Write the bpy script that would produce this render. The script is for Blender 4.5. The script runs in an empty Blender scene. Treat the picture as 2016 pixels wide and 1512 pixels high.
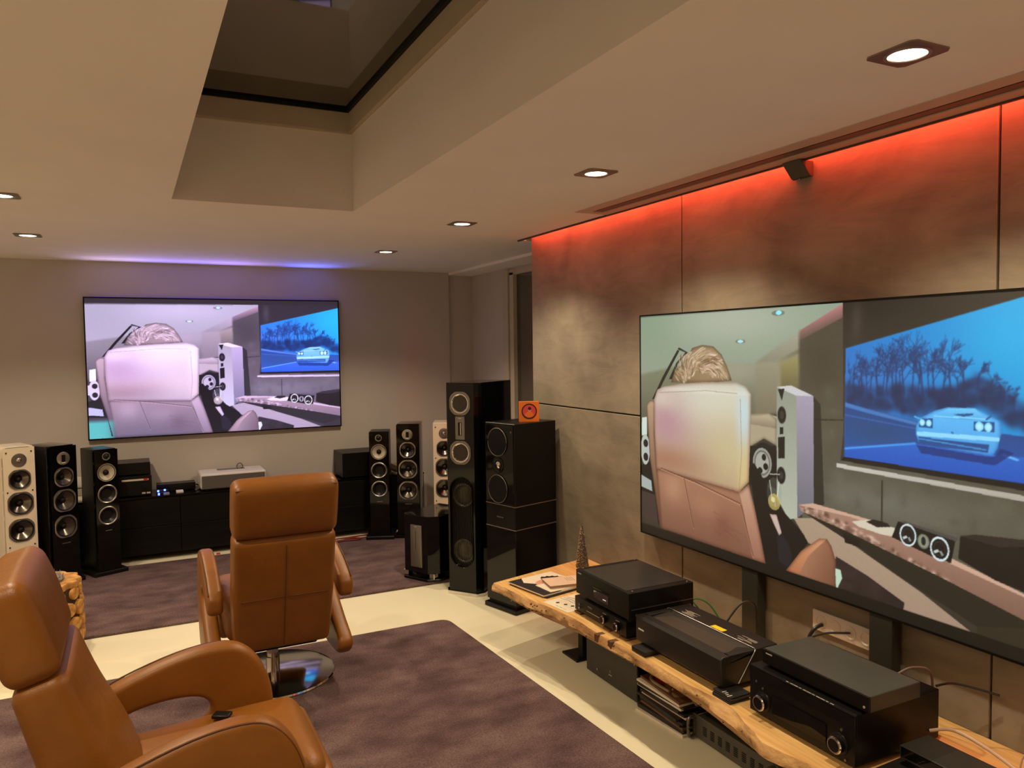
import bpy, bmesh, math, random
import numpy as np
from mathutils import Vector, Matrix

# ------------------------------------------------------------------ scene, camera, world
random.seed(7)
sc = bpy.context.scene
COL = sc.collection
vs = sc.view_settings
vs.view_transform = 'Standard'; vs.look = 'None'; vs.gamma = 1.0
vs.exposure = 0.0
vs.use_curve_mapping = False

H = 2.38          # ceiling height
YB = 7.0          # back wall
WX = 2.46         # concrete wall face

cam_data = bpy.data.cameras.new('camera')
cam_data.lens = 27.036; cam_data.sensor_width = 36; cam_data.sensor_fit = 'HORIZONTAL'
cam_data.clip_start = 0.02
cam = bpy.data.objects.new('camera', cam_data); COL.objects.link(cam)
_yaw, _pit, _rol = math.radians(26.464), math.radians(-2.734), math.radians(-0.758)
_F = Vector((math.sin(_yaw)*math.cos(_pit), math.cos(_yaw)*math.cos(_pit), math.sin(_pit)))
_r0 = Vector((math.cos(_yaw), -math.sin(_yaw), 0)); _u0 = _r0.cross(_F)
_r = math.cos(_rol)*_r0 + math.sin(_rol)*_u0; _u = _r.cross(_F)
_m = Matrix.Identity(4)
for _i in range(3):
    _m[_i][0] = _r[_i]; _m[_i][1] = _u[_i]; _m[_i][2] = -_F[_i]
_m[0][3], _m[1][3], _m[2][3] = 0, 0, 1.65
cam.matrix_world = _m
sc.camera = cam

world = bpy.data.worlds.new('night'); sc.world = world; world.use_nodes = True
world.node_tree.nodes['Background'].inputs[0].default_value = (0.01, 0.012, 0.018, 1)
world.node_tree.nodes['Background'].inputs[1].default_value = 0.3

LAMP_W = 63.0                      # warm downlights
LAMP_COL = (1.0, 0.81, 0.55)
RED_W = 40.0
BLUE_W = 1.0

# ------------------------------------------------------------------ helpers
def lin(c):
    return tuple((v/255/12.92) if v/255 <= 0.04045 else ((v/255+0.055)/1.055)**2.4 for v in c)

def M(name, col, rough=0.5, metal=0.0, var=0.0, scale=12.0, stretch=(1, 1, 1), bump=0.0, bscale=120.0,
      spec=0.5, coat=0.0, col2=None, detail=4.0):
    m = bpy.data.materials.new(name); m.use_nodes = True
    nt = m.node_tree; p = nt.nodes['Principled BSDF']
    p.inputs['Roughness'].default_value = rough
    p.inputs['Metallic'].default_value = metal
    p.inputs['Specular IOR Level'].default_value = spec
    p.inputs['Coat Weight'].default_value = coat
    p.inputs['Coat Roughness'].default_value = 0.04
    tc = nt.nodes.new('ShaderNodeTexCoord')
    mp = nt.nodes.new('ShaderNodeMapping'); mp.inputs['Scale'].default_value = stretch
    nt.links.new(tc.outputs['Object'], mp.inputs['Vector'])
    nz = nt.nodes.new('ShaderNodeTexNoise'); nz.inputs['Scale'].default_value = scale
    nz.inputs['Detail'].default_value = detail
    nt.links.new(mp.outputs['Vector'], nz.inputs['Vector'])
    cr = nt.nodes.new('ShaderNodeValToRGB')
    a = col2 if col2 else tuple(max(0, v*(1-var)) for v in col)
    b = col if col2 else tuple(min(1, v*(1+var)) for v in col)
    cr.color_ramp.elements[0].position = 0.32; cr.color_ramp.elements[0].color = (*a, 1)
    cr.color_ramp.elements[1].position = 0.68; cr.color_ramp.elements[1].color = (*b, 1)
    nt.links.new(nz.outputs['Fac'], cr.inputs['Fac'])
    nt.links.new(cr.outputs['Color'], p.inputs['Base Color'])
    if bump:
        n2 = nt.nodes.new('ShaderNodeTexNoise'); n2.inputs['Scale'].default_value = bscale
        n2.inputs['Detail'].default_value = 3
        nt.links.new(tc.outputs['Object'], n2.inputs['Vector'])
        bp = nt.nodes.new('ShaderNodeBump'); bp.inputs['Strength'].default_value = bump
        bp.inputs['Distance'].default_value = 0.01
        nt.links.new(n2.outputs['Fac'], bp.inputs['Height'])
        nt.links.new(bp.outputs['Normal'], p.inputs['Normal'])
    return m

def EM(name, col, strength):
    m = bpy.data.materials.new(name); m.use_nodes = True
    p = m.node_tree.nodes['Principled BSDF']
    p.inputs['Base Color'].default_value = (*col, 1)
    p.inputs['Emission Color'].default_value = (*col, 1)
    p.inputs['Emission Strength'].default_value = strength
    return m

class MB:
    def __init__(self): self.bm = bmesh.new()
    def add(self, vf, M4=None):
        vs_, fs_ = vf
        vv = [self.bm.verts.new(M4 @ Vector(v) if M4 else v) for v in vs_]
        for f in fs_:
            try: self.bm.faces.new([vv[i] for i in f])
            except ValueError: pass
        return self
    def box(self, c, s, bev=0.0, seg=2, rot=None):
        b = bmesh.new(); bmesh.ops.create_cube(b, size=1.0)
        for v in b.verts: v.co = Vector((v.co.x*s[0], v.co.y*s[1], v.co.z*s[2]))
        if bev: bmesh.ops.bevel(b, geom=list(b.edges), offset=bev, segments=seg, affect='EDGES', profile=0.5)
        return self._merge(b, c, rot)
    def _merge(self, b, c=(0, 0, 0), rot=None):
        T = Matrix.Translation(c) @ (rot.to_4x4() if rot is not None else Matrix.Identity(4))
        b.verts.index_update()
        vv = [self.bm.verts.new(T @ v.co) for v in b.verts]
        for f in b.faces:
            try: self.bm.faces.new([vv[v.index] for v in f.verts])
            except ValueError: pass
        b.free(); return self
    def rbox(self, c, s, r, bulge=(0, 0, 0), n=8, k=4, rot=None, warp=None):
        """soft cushion: rounded box, faces bulged outwards"""
        h = [v/2 for v in s]
        def axis(hh):
            t = [-hh + r*(1-math.cos(i/k*math.pi/2)) for i in range(k+1)]
            mid = [-(hh-r) + 2*(hh-r)*i/n for i in range(1, n)]
            return t + mid + [-v for v in reversed(t)]
        b = bmesh.new()
        ax = [axis(v) for v in h]
        for a in range(3):
            u, w = (a+1) % 3, (a+2) % 3
            for sg in (-1, 1):
                grid = []
                for pu in ax[u]:
                    row = []
                    for pw in ax[w]:
                        p = [0, 0, 0]; p[a] = sg*h[a]; p[u] = pu; p[w] = pw
                        q = [max(-(h[i]-r), min(h[i]-r, p[i])) for i in range(3)]
                        d = Vector([p[i]-q[i] for i in range(3)])
                        if d.length > 1e-9: d = d.normalized()*r
                        o = Vector(q)+d
                        for i in range(3):
                            j, l = (i+1) % 3, (i+2) % 3
                            fj = max(0, 1-(o[j]/h[j])**2); fl = max(0, 1-(o[l]/h[l])**2)
                            o[i] += bulge[i]*fj*fl*(o[i]/h[i])
                        row.append(b.verts.new(o))
                    grid.append(row)
                for i in range(len(grid)-1):
                    for j in range(len(grid[0])-1):
                        f = [grid[i][j], grid[i+1][j], grid[i+1][j+1], grid[i][j+1]]
                        if sg < 0: f.reverse()
                        b.faces.new(f)
        bmesh.ops.remove_doubles(b, verts=list(b.verts), dist=1e-5)
        if warp:
            for v in b.verts: v.co = Vector(warp(v.co))
        return self._merge(b, c, rot)
    def lathe(self, prof, c=(0, 0, 0), axis='z', n=28, caps=False):
        vv = []; fs = []
        for r, d in prof:
            for i in range(n):
                a = 2*math.pi*i/n; x, y = r*math.cos(a), r*math.sin(a)
                if axis == 'z': p = (x, y, d)
                elif axis == '-y': p = (x, -d, y)
                elif axis == '-x': p = (-d, -x, y)
                else: p = (d, x, y)
                vv.append((p[0]+c[0], p[1]+c[1], p[2]+c[2]))
        for k in range(len(prof)-1):
            for i in range(n):
                j = (i+1) % n
                fs.append((k*n+i, k*n+j, (k+1)*n+j, (k+1)*n+i))
        if caps and prof[0][0] > 1e-6: fs.append(tuple(reversed(range(n))))
        if caps and prof[-1][0] > 1e-6: fs.append(tuple(range((len(prof)-1)*n, len(prof)*n)))
        b = bmesh.new(); bv = [b.verts.new(v) for v in vv]
        for f in fs:
            try: b.faces.new([bv[i] for i in f])
            except ValueError: pass
        bmesh.ops.remove_doubles(b, verts=list(b.verts), dist=1e-6)
        bmesh.ops.recalc_face_normals(b, faces=list(b.faces))
        return self._merge(b)
    def cyl(self, c, r, h, axis='z', n=24, bev=0.0):
        if bev: pr_ = [(r-bev, 0), (r, bev), (r, h-bev), (r-bev, h)]
        else: pr_ = [(r, 0), (r, h)]
        return self.lathe(pr_, c, axis, n, True)
    def prism(self, pts, plane, a, b_, bev=0.0, seg=2):
        """closed outline in a plane ('xy','yz','xz') pushed from a to b along the third axis"""
        def mk(p, t):
            return {'xy': (p[0], p[1], t), 'yz': (t, p[0], p[1]), 'xz': (p[0], t, p[1])}[plane]
        b = bmesh.new()
        lo = [b.verts.new(mk(p, a)) for p in pts]; hi = [b.verts.new(mk(p, b_)) for p in pts]
        n = len(pts)
        f1 = b.faces.new(lo); f2 = b.faces.new(hi)
        for i in range(n): b.faces.new((lo[i], lo[(i+1) % n], hi[(i+1) % n], hi[i]))
        bmesh.ops.recalc_face_normals(b, faces=list(b.faces))
        if bev:
            ed = [e for e in b.edges if f1 in e.link_faces or f2 in e.link_faces]
            bmesh.ops.bevel(b, geom=ed, offset=bev, segments=seg, affect='EDGES', profile=0.5)
        big = [f for f in b.faces if len(f.verts) > 4]
        if big: bmesh.ops.triangulate(b, faces=big)
        return self._merge(b)
    def tube(self, pts, r, n=8, sub=6, closed=False):
        P = spline(pts, sub, closed) if sub > 1 else [Vector(p) for p in pts]
        m = len(P); rings = []
        up = Vector((0, 0, 1))
        for i in range(m):
            t = (P[(i+1) % m]-P[i-1]) if closed else (P[min(i+1, m-1)]-P[max(i-1, 0)])
            t.normalize()
            s_ = t.cross(up)
            if s_.length < 1e-3: s_ = t.cross(Vector((1, 0, 0)))
            s_.normalize(); w_ = s_.cross(t)
            rings.append([self.bm.verts.new(P[i]+r*(math.cos(2*math.pi*k/n)*s_+math.sin(2*math.pi*k/n)*w_)) for k in range(n)])
        for i in range(m if closed else m-1):
            a, b_ = rings[i], rings[(i+1) % m]
            for k in range(n):
                self.bm.faces.new((a[k], a[(k+1) % n], b_[(k+1) % n], b_[k]))
        if not closed:
            self.bm.faces.new(list(reversed(rings[0]))); self.bm.faces.new(rings[-1])
        return self
    def rotz(self, ang, c=(0, 0, 0)):
        bmesh.ops.rotate(self.bm, verts=list(self.bm.verts), cent=c, matrix=Matrix.Rotation(ang, 3, 'Z')); return self
    def move(self, d):
        bmesh.ops.translate(self.bm, verts=list(self.bm.verts), vec=d); return self
    def build(self, name, mat, parent=None, smooth=32, loc=None):
        me = bpy.data.meshes.new(name); self.bm.normal_update(); self.bm.to_mesh(me); self.bm.free()
        me.materials.append(mat)
        if smooth:
            me.polygons.foreach_set('use_smooth', [True]*len(me.polygons))
            me.set_sharp_from_angle(angle=math.radians(smooth))
        o = bpy.data.objects.new(name, me); COL.objects.link(o)
        if parent: o.parent = parent
        if loc: o.location = loc
        return o

def spline(pts, sub=6, closed=False):
    P = [Vector(p) for p in pts]; n = len(P); out = []
    rng = n if closed else n-1
    for i in range(rng):
        p0 = P[(i-1) % n] if (closed or i > 0) else P[0]
        p1 = P[i]; p2 = P[(i+1) % n]
        p3 = P[(i+2) % n] if (closed or i+2 < n) else P[-1]
        for k in range(sub):
            t = k/sub
            out.append(0.5*((2*p1)+(-p0+p2)*t+(2*p0-5*p1+4*p2-p3)*t*t+(-p0+3*p1-3*p2+p3)*t**3))
    if not closed: out.append(P[-1])
    return out

def tag(o, label, cat, group=None, kind=None):
    o['label'] = label; o['category'] = cat
    if group: o['group'] = group
    if kind: o['kind'] = kind
    return o
def thing(name, label, cat, loc=(0, 0, 0), rz=0.0, group=None):
    o = bpy.data.objects.new(name, None); o.empty_display_size = 0.1; COL.objects.link(o)
    o.location = loc; o.rotation_euler = (0, 0, rz)
    return tag(o, label, cat, group)
def struct(o, label=None):
    o['kind'] = 'structure'
    if label: o['label'] = label
    return o
def dup(o, loc=None, rz=None, label=None, parent=None):
    c = o.copy(); COL.objects.link(c); c.parent = parent
    if loc is not None: c.location = loc
    if rz is not None: c.rotation_euler = (0, 0, rz)
    if label: c['label'] = label
    for ch in list(o.children): dup(ch, parent=c)
    return c
def corner_place(p, phi, w, d):
    """world centre of a box whose front left foot is at p and whose front is turned by phi"""
    x, y = -w/2, -d/2
    return (p[0]-(x*math.cos(phi)-y*math.sin(phi)), p[1]-(x*math.sin(phi)+y*math.cos(phi)), 0)
R = math.radians

# ------------------------------------------------------------------ materials
m_ceil = M('ceiling_paint', lin((242, 235, 229)), 0.9, var=0.015, scale=3, bump=0.05, bscale=350)
m_wall = M('wall_plaster', lin((196, 188, 182)), 0.9, var=0.03, scale=2, bump=0.06, bscale=300)
m_shaft = M('shaft_plaster', lin((205, 190, 170)), 0.9, var=0.02, scale=3, bump=0.05, bscale=300)
m_floor = M('cast_floor', lin((230, 222, 192)), 0.42, var=0.025, scale=1.6, bump=0.02, bscale=60, spec=0.35)
m_dark_line = M('dark_joint', lin((34, 28, 22)), 0.8, var=0.1)
m_trim = M('dark_trim', lin((70, 52, 44)), 0.5, var=0.05)
m_alu = M('anodised_case', lin((140, 128, 116)), 0.45, metal=0.6, var=0.05, scale=5, stretch=(1, 0.05, 1))
m_frame = M('painted_frame', lin((190, 178, 160)), 0.6, var=0.03)
def leather_material():
    m = M('cognac_leather', lin((131, 79, 19)), 0.42, var=0.07, scale=9, bump=0.10, bscale=260, spec=0.5)
    nt = m.node_tree; p = nt.nodes['Principled BSDF']; bp = [n_ for n_ in nt.nodes if n_.type == 'BUMP'][0]
    tc = [n_ for n_ in nt.nodes if n_.type == 'TEX_COORD'][0]
    nz = nt.nodes.new('ShaderNodeTexNoise'); nz.inputs['Scale'].default_value = 7; nz.inputs['Detail'].default_value = 2; nz.inputs['Distortion'].default_value = 0.5
    nt.links.new(tc.outputs['Object'], nz.inputs['Vector'])
    b2 = nt.nodes.new('ShaderNodeBump'); b2.inputs['Strength'].default_value = 0.2; b2.inputs['Distance'].default_value = 0.02
    nt.links.new(nz.outputs['Fac'], b2.inputs['Height']); nt.links.new(b2.outputs['Normal'], bp.inputs['Normal'])
    return m
m_leather = leather_material()
m_seam = M('leather_seam', lin((84, 46, 12)), 0.6, var=0.1)
m_chrome = M('polished_steel', (0.72, 0.70, 0.66), 0.10, metal=1.0, var=0.05)
m_steel = M('brushed_steel', (0.5, 0.48, 0.45), 0.35, metal=1.0, var=0.08, scale=8, stretch=(20, 1, 1))
m_nickel = M('satin_nickel', (0.33, 0.28, 0.23), 0.38, metal=1.0, var=0.06)
m_black = M('matt_black', (0.005, 0.0045, 0.004), 0.55, var=0.15, spec=0.25)
m_gloss = M('piano_black', (0.0035, 0.003, 0.0028), 0.05, var=0.1, spec=0.32)
m_satin = M('satin_black', (0.006, 0.0055, 0.005), 0.36, var=0.1, spec=0.25)
m_board = M('black_oak', (0.005, 0.0045, 0.004), 0.45, spec=0.2, var=0.35, scale=14, stretch=(0.15, 3, 3), bump=0.05, bscale=90)
m_white = M('cream_lacquer', lin((236, 222, 200)), 0.28, var=0.02, coat=0.3)
m_whiteplast = M('white_plastic', lin((232, 226, 218)), 0.45, var=0.02)
m_greyplast = M('light_grey_case', lin((205, 198, 196)), 0.5, var=0.02)
m_cloth = M('grey_fabric_mesh', lin((88, 82, 80)), 0.9, var=0.15, scale=300)
m_cone = M('graphite_cone', (0.16, 0.145, 0.125), 0.24, metal=1.0, var=0.06, scale=30)
m_cone_dark = M('dark_metal_cone', (0.07, 0.062, 0.055), 0.3, metal=1.0, var=0.08, scale=30)
m_rubber = M('rubber_surround', (0.008, 0.0075, 0.007), 0.4, var=0.1, spec=0.35)
m_plate = M('titanium_plate', (0.46, 0.43, 0.38), 0.30, metal=0.9, var=0.08, scale=20)
m_plate_dark = M('grey_plate', (0.22, 0.20, 0.18), 0.35, metal=0.8, var=0.08, scale=20)
m_kevlar = M('woven_silver_cone', lin((200, 190, 172)), 0.4, metal=0.25, var=0.08, scale=160, bump=0.1, bscale=600)
m_grille = M('black_grille', (0.005, 0.005, 0.005), 0.7, var=0.3, scale=400, spec=0.2)
m_logo = M('pale_print', lin((190, 182, 170)), 0.5, var=0.05)
m_wood_top = M('oak_slab_top', lin((232, 190, 124)), 0.5, col2=lin((204, 156, 90)), scale=7, stretch=(7, 0.5, 4), bump=0.06, bscale=60, detail=6)
m_bark = M('oak_live_edge', lin((222, 178, 118)), 0.7, col2=lin((156, 112, 66)), scale=5, stretch=(7, 0.7, 9), bump=0.6, bscale=40, detail=9)
m_key = M('dark_walnut_key', lin((104, 70, 44)), 0.5, var=0.15)
m_log = M('log_end_grain', lin((216, 160, 84)), 0.7, col2=lin((150, 98, 40)), scale=22, bump=0.08, bscale=90)
m_logbark = M('log_core', lin((58, 36, 18)), 0.9, var=0.3, scale=20)
m_fur = M('grey_fur', lin((140, 136, 132)), 0.9, var=0.35, scale=60)
def rug_material():
    m = M('mauve_rug', lin((141, 118, 116)), 0.95, col2=lin((101, 81, 82)), scale=5.0, stretch=(0.85, 1.3, 1), bump=1.0, bscale=210, detail=9, spec=0.08)
    nt = m.node_tree; p = nt.nodes['Principled BSDF']; src = p.inputs['Base Color'].links[0].from_socket
    tc = [n_ for n_ in nt.nodes if n_.type == 'TEX_COORD'][0]
    n3 = nt.nodes.new('ShaderNodeTexNoise'); n3.inputs['Scale'].default_value = 120; n3.inputs['Detail'].default_value = 4; n3.inputs['Roughness'].default_value = 0.8
    nt.links.new(tc.outputs['Object'], n3.inputs['Vector'])
    r3 = nt.nodes.new('ShaderNodeValToRGB'); r3.color_ramp.elements[0].position = 0.3; r3.color_ramp.elements[0].color = (0.42, 0.40, 0.40, 1); r3.color_ramp.elements[1].position = 0.7; r3.color_ramp.elements[1].color = (1.25, 1.2, 1.2, 1)
    nt.links.new(n3.outputs['Fac'], r3.inputs['Fac'])
    mx = nt.nodes.new('ShaderNodeMix'); mx.data_type = 'RGBA'; mx.blend_type = 'MULTIPLY'; mx.inputs[0].default_value = 1.0
    nt.links.new(src, mx.inputs[6]); nt.links.new(r3.outputs['Color'], mx.inputs[7]); nt.links.new(mx.outputs[2], p.inputs['Base Color'])
    return m
m_rug = rug_material()
m_glass = M('dark_glass', (0.004, 0.0045, 0.004), 0.03, var=0.05, spec=0.9)
m_glass.node_tree.nodes['Principled BSDF'].inputs['IOR'].default_value = 2.3
m_bulb = EM('lamp_glow', (1.0, 0.80, 0.52), 14.0)
m_blue = EM('blue_led', (0.05, 0.10, 1.0), 9.0)
m_redled = EM('red_led', (1.0, 0.16, 0.05), 2.0)
m_redplug = M('red_plug', lin((200, 40, 25)), 0.4, var=0.05)
m_redcable = M('red_cable', lin((120, 34, 26)), 0.5, var=0.1)
m_green = M('green_cable', lin((40, 110, 60)), 0.4, var=0.1)
m_gold = M('gold_plug', (0.75, 0.52, 0.2), 0.25, metal=1.0, var=0.05)
m_blackcable = M('black_cable', (0.015, 0.014, 0.013), 0.4, var=0.1)
m_whitecable = M('pale_cable', lin((200, 186, 164)), 0.45, var=0.05)
m_orange = M('orange_card', lin((226, 118, 34)), 0.5, var=0.04)
m_pink = M('pink_print', lin((206, 70, 78)), 0.5, var=0.06, scale=40)
m_yellow = M('yellow_label', lin((236, 214, 30)), 0.5, var=0.03)
m_paper = M('white_card', lin((226, 214, 192)), 0.55, var=0.03)
m_pinkpaper = M('blush_card', lin((218, 186, 160)), 0.6, var=0.03)
m_ink = M('dark_ink', lin((36, 28, 28)), 0.5, var=0.1)
m_skin = M('printed_skin', lin((214, 150, 130)), 0.55, var=0.1, scale=40)
m_brownpage = M('page_edges', lin((150, 120, 92)), 0.7, var=0.2, scale=200, stretch=(0.1, 0.1, 10))
m_slate = M('slate_coaster', lin((34, 31, 29)), 0.5, var=0.25, scale=60)
m_bead = M('silver_bead', (0.85, 0.78, 0.66), 0.15, metal=1.0, var=0.3, scale=90)
m_projdark = M('projector_graphite', lin((34, 31, 29)), 0.4, var=0.06, scale=200)
m_projrec = M('projector_recess', lin((70, 63, 54)), 0.34, var=0.05, scale=50)

def concrete_material():
    m = bpy.data.materials.new('trowelled_concrete'); m.use_nodes = True
    nt = m.node_tree; p = nt.nodes['Principled BSDF']
    g = nt.nodes.new('ShaderNodeNewGeometry')
    n1 = nt.nodes.new('ShaderNodeTexNoise'); n1.inputs['Scale'].default_value = 1.7; n1.inputs['Detail'].default_value = 7
    n1.inputs['Distortion'].default_value = 1.2
    n2 = nt.nodes.new('ShaderNodeTexNoise'); n2.inputs['Scale'].default_value = 6.0; n2.inputs['Detail'].default_value = 9
    n2.inputs['Roughness'].default_value = 0.7; n2.inputs['Distortion'].default_value = 0.8
    mp = nt.nodes.new('ShaderNodeMapping'); mp.inputs['Rotation'].default_value = (0.7, 0, 0); mp.inputs['Scale'].default_value = (1, 0.45, 1.6)
    nt.links.new(g.outputs['Position'], n1.inputs['Vector'])
    nt.links.new(g.outputs['Position'], mp.inputs['Vector']); nt.links.new(mp.outputs['Vector'], n2.inputs['Vector'])
    ad = nt.nodes.new('ShaderNodeMix'); ad.data_type = 'FLOAT'; ad.inputs[0].default_value = 0.45
    nt.links.new(n1.outputs['Fac'], ad.inputs[2]); nt.links.new(n2.outputs['Fac'], ad.inputs[3])
    cr = nt.nodes.new('ShaderNodeValToRGB')
    cr.color_ramp.elements[0].position = 0.36; cr.color_ramp.elements[0].color = (*lin((120, 111, 97)), 1)
    cr.color_ramp.elements[1].position = 0.64; cr.color_ramp.elements[1].color = (*lin((156, 146, 128)), 1)
    nt.links.new(ad.outputs[0], cr.inputs['Fac']); nt.links.new(cr.outputs['Color'], p.inputs['Base Color'])
    p.inputs['Roughness'].default_value = 0.55; p.inputs['Specular IOR Level'].default_value = 0.35
    bp = nt.nodes.new('ShaderNodeBump'); bp.inputs['Strength'].default_value = 0.12; bp.inputs['Distance'].default_value = 0.01
    nt.links.new(n2.outputs['Fac'], bp.inputs['Height']); nt.links.new(bp.outputs['Normal'], p.inputs['Normal'])
    return m
m_conc = concrete_material()

# ------------------------------------------------------------------ the room
XL, YF, XR = -3.4, -1.8, 3.07
SKX0, SKX1, SKY0, SKY1 = 0.21, 1.09, -0.2, 4.05      # skylight opening
struct(MB().box(((XL+XR)/2, (YF+YB)/2, -0.05), (XR-XL+0.4, YB-YF+0.4, 0.1)).build('floor', m_floor), 'cream poured floor')
c = MB()
def slab(mb, x0, x1, y0, y1, z0, z1): mb.box(((x0+x1)/2, (y0+y1)/2, (z0+z1)/2), (x1-x0, y1-y0, z1-z0))
T = 0.40
CE = 2.405                                            # where the ceiling stops short of the concrete wall
slab(c, XL, SKX0, YF, YB, H, H+T)
slab(c, SKX1, 2.195, YF, YB, H, H+T)
slab(c, SKX0, SKX1, SKY1, YB, H, H+T)
slab(c, SKX0, SKX1, YF, SKY0, H, H+T)
slab(c, 2.195, CE, 3.62, YB, H, H+T)                  # ceiling beyond the end of the screen case
slab(c, CE, 2.81, 4.72, YB, H, H+T)
slab(c, CE, WX+0.02, YF, 4.72, H+0.075, H+T)          # roof of the light cove
slab(c, WX, 2.81, YF, 4.72, H+0.02, H+T)
slab(c, 2.81, XR+0.1, 4.60, YB+0.1, 2.357, H+T)       # lower soffit over the door niche
slab(c, 2.195, CE, YF, 3.62, H+0.05, H+T)
struct(c.build('ceiling', m_ceil, smooth=0), 'pale plaster ceiling')

# screen case let into the ceiling along the concrete wall
t1 = bpy.data.objects.new('trim_1', None); COL.objects.link(t1); struct(t1, 'recessed screen case in the ceiling')
m_case = M('screen_case_paint', lin((196, 176, 160)), 0.6, var=0.02)
mb = MB(); slab(mb, 2.195, 2.270, YF, 3.62, H-0.003, H+0.05); mb.build('case_flange', m_case, t1, 0)
mb = MB(); slab(mb, 2.270, 2.342, YF, 3.56, H+0.018, H+0.05); mb.build('case_slot', m_black, t1, 0)
mb = MB(); slab(mb, 2.292, 2.341, YF, 3.55, H+0.001, H+0.018); mb.build('screen_weight_bar', M('grey_bar', lin((104, 92, 80)), 0.5, metal=0.3, var=0.05), t1, 0)
mb = MB(); slab(mb, 2.342, CE, YF, 3.62, H-0.003, H+0.05); slab(mb, 2.270, 2.342, 3.56, 3.62, H-0.003, H+0.05); mb.build('case_flange', m_case, t1, 0)
t2 = struct(MB().box((CE+0.006, (YF+4.72)/2, H+0.028), (0.012, 4.72-YF, 0.075)).build('trim_2', m_trim), 'dark edge strip of the light cove')

# red light strip lying in the cove
led = thing('led_strip', 'red glowing strip of light hidden in the cove above the concrete wall', 'led strip', (2.425, 1.45, H+0.066))
MB().box((0, 0, 0.004), (0.012, 6.3, 0.006)).build('strip', m_redled, led, 0)
la = bpy.data.lights.new('red_cove_light', 'AREA'); la.shape = 'RECTANGLE'; la.size = 0.012; la.size_y = 6.3
la.energy = RED_W; la.color = (1.0, 0.07, 0.03)
lo = bpy.data.objects.new('red_cove_light', la); COL.objects.link(lo); lo.parent = led; lo.location = (0, 0, -0.004)
lo.rotation_euler = (0, R(-14), 0)

# walls
w = MB(); slab(w, XL, 2.81, YB, YB+0.15, 0, H); slab(w, 2.81, XR+0.1, YB+0.03, YB+0.15, 0, H)
struct(w.build('wall_back', m_wall, smooth=0), 'plain grey-beige plaster wall')
struct(MB().box((XL-0.05, (YF+YB)/2, H/2), (0.1, YB-YF, H)).build('wall_left', m_wall, smooth=0))
struct(MB().box(((XL+XR)/2, YF-0.05, H/2), (XR-XL, 0.1, H)).build('wall_front', m_wall, smooth=0))
w = MB(); slab(w, XR, XR+0.1, 6.27, YB+0.03, 0, 2.36); slab(w, XR, XR+0.1, 4.6, 6.27, 2.335, 2.36)
struct(w.build('wall_right_niche', m_wall, smooth=0))
d1 = bpy.data.objects.new('door_1', None); COL.objects.link(d1); struct(d1, 'dark glazed door in a pale frame')
mb = MB(); slab(mb, XR-0.03, XR+0.08, 6.17, 6.27, 0, 2.335); mb.build('jamb', m_frame, d1, 0)
mb = MB(); slab(mb, XR-0.015, XR+0.08, 6.09, 6.165, 0, 2.31); slab(mb, XR-0.015, XR+0.08, 4.9, 6.165, 2.29, 2.335); mb.build('door_frame', m_frame, d1, 0)
mb = MB(); slab(mb, XR+0.02, XR+0.04, 4.9, 6.09, 0.02, 2.29); mb.build('pane', m_glass, d1, 0)

# concrete wall with its panels
YE = 4.62
w = MB(); slab(w, WX+0.012, 2.81, YF, YE-0.004, 0, H+0.02)
wr = struct(w.build('wall_right', m_dark_line, smooth=0), 'wall clad in large brown-grey concrete panels')
ys = [YE, 3.045, 1.498, -0.05, YF]
for zi, (z0, z1) in enumerate(((0.004, 1.266), (1.274, H+0.06))):
    for i in range(4):
        y1, y0 = ys[i]-(0.0 if i == 0 else 0.004), ys[i+1]+0.004
        mb = MB(); mb.box((WX+0.012, (y0+y1)/2, (z0+z1)/2), (0.024, y1-y0, z1-z0), bev=0.0025, seg=1)
        mb.build('panel', m_conc, wr)

# skylight: shaft, frame, dark pane
sk = bpy.data.objects.new('window_1', None); COL.objects.link(sk); struct(sk, 'flat roof skylight, black with night')
ZT = 2.80
mb = MB()
slab(mb, SKX0-0.03, SKX1+0.03, SKY1, SKY1+0.03, H+T, ZT+0.1); slab(mb, SKX0-0.03, SKX1+0.03, SKY0-0.03, SKY0, H+T, ZT+0.1)
slab(mb, SKX0-0.03, SKX0, SKY0, SKY1, H+T, ZT+0.1); slab(mb, SKX1, SKX1+0.03, SKY0, SKY1, H+T, ZT+0.1)
mb.build('shaft_upstand', m_shaft, sk, 0)
mb = MB(); fw = 0.018
slab(mb, SKX0, SKX1, SKY1-fw, SKY1, ZT-0.012, ZT+0.1); slab(mb, SKX0, SKX0+fw, SKY0, SKY1, ZT-0.012, ZT+0.1); slab(mb, SKX1-fw, SKX1, SKY0, SKY1-fw, ZT-0.012, ZT+0.1)
mb.build('window_frame', m_frame, sk, 0)
mb = MB(); fw = 0.034
slab(mb, SKX0, SKX1, SKY1-fw, SKY1-0.018, ZT+0.085, ZT+0.1); slab(mb, SKX1-fw, SKX1-0.018, SKY0, SKY1, ZT+0.085, ZT+0.1); slab(mb, SKX0+0.018, SKX0+fw, SKY0, SKY1, ZT+0.085, ZT+0.1)
mb.build('seal', m_black, sk, 0)
mb = MB(); slab(mb, SKX0, SKX1, SKY0, SKY1, ZT+0.1, ZT+0.13); mb.build('pane', m_glass, sk, 0)

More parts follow.
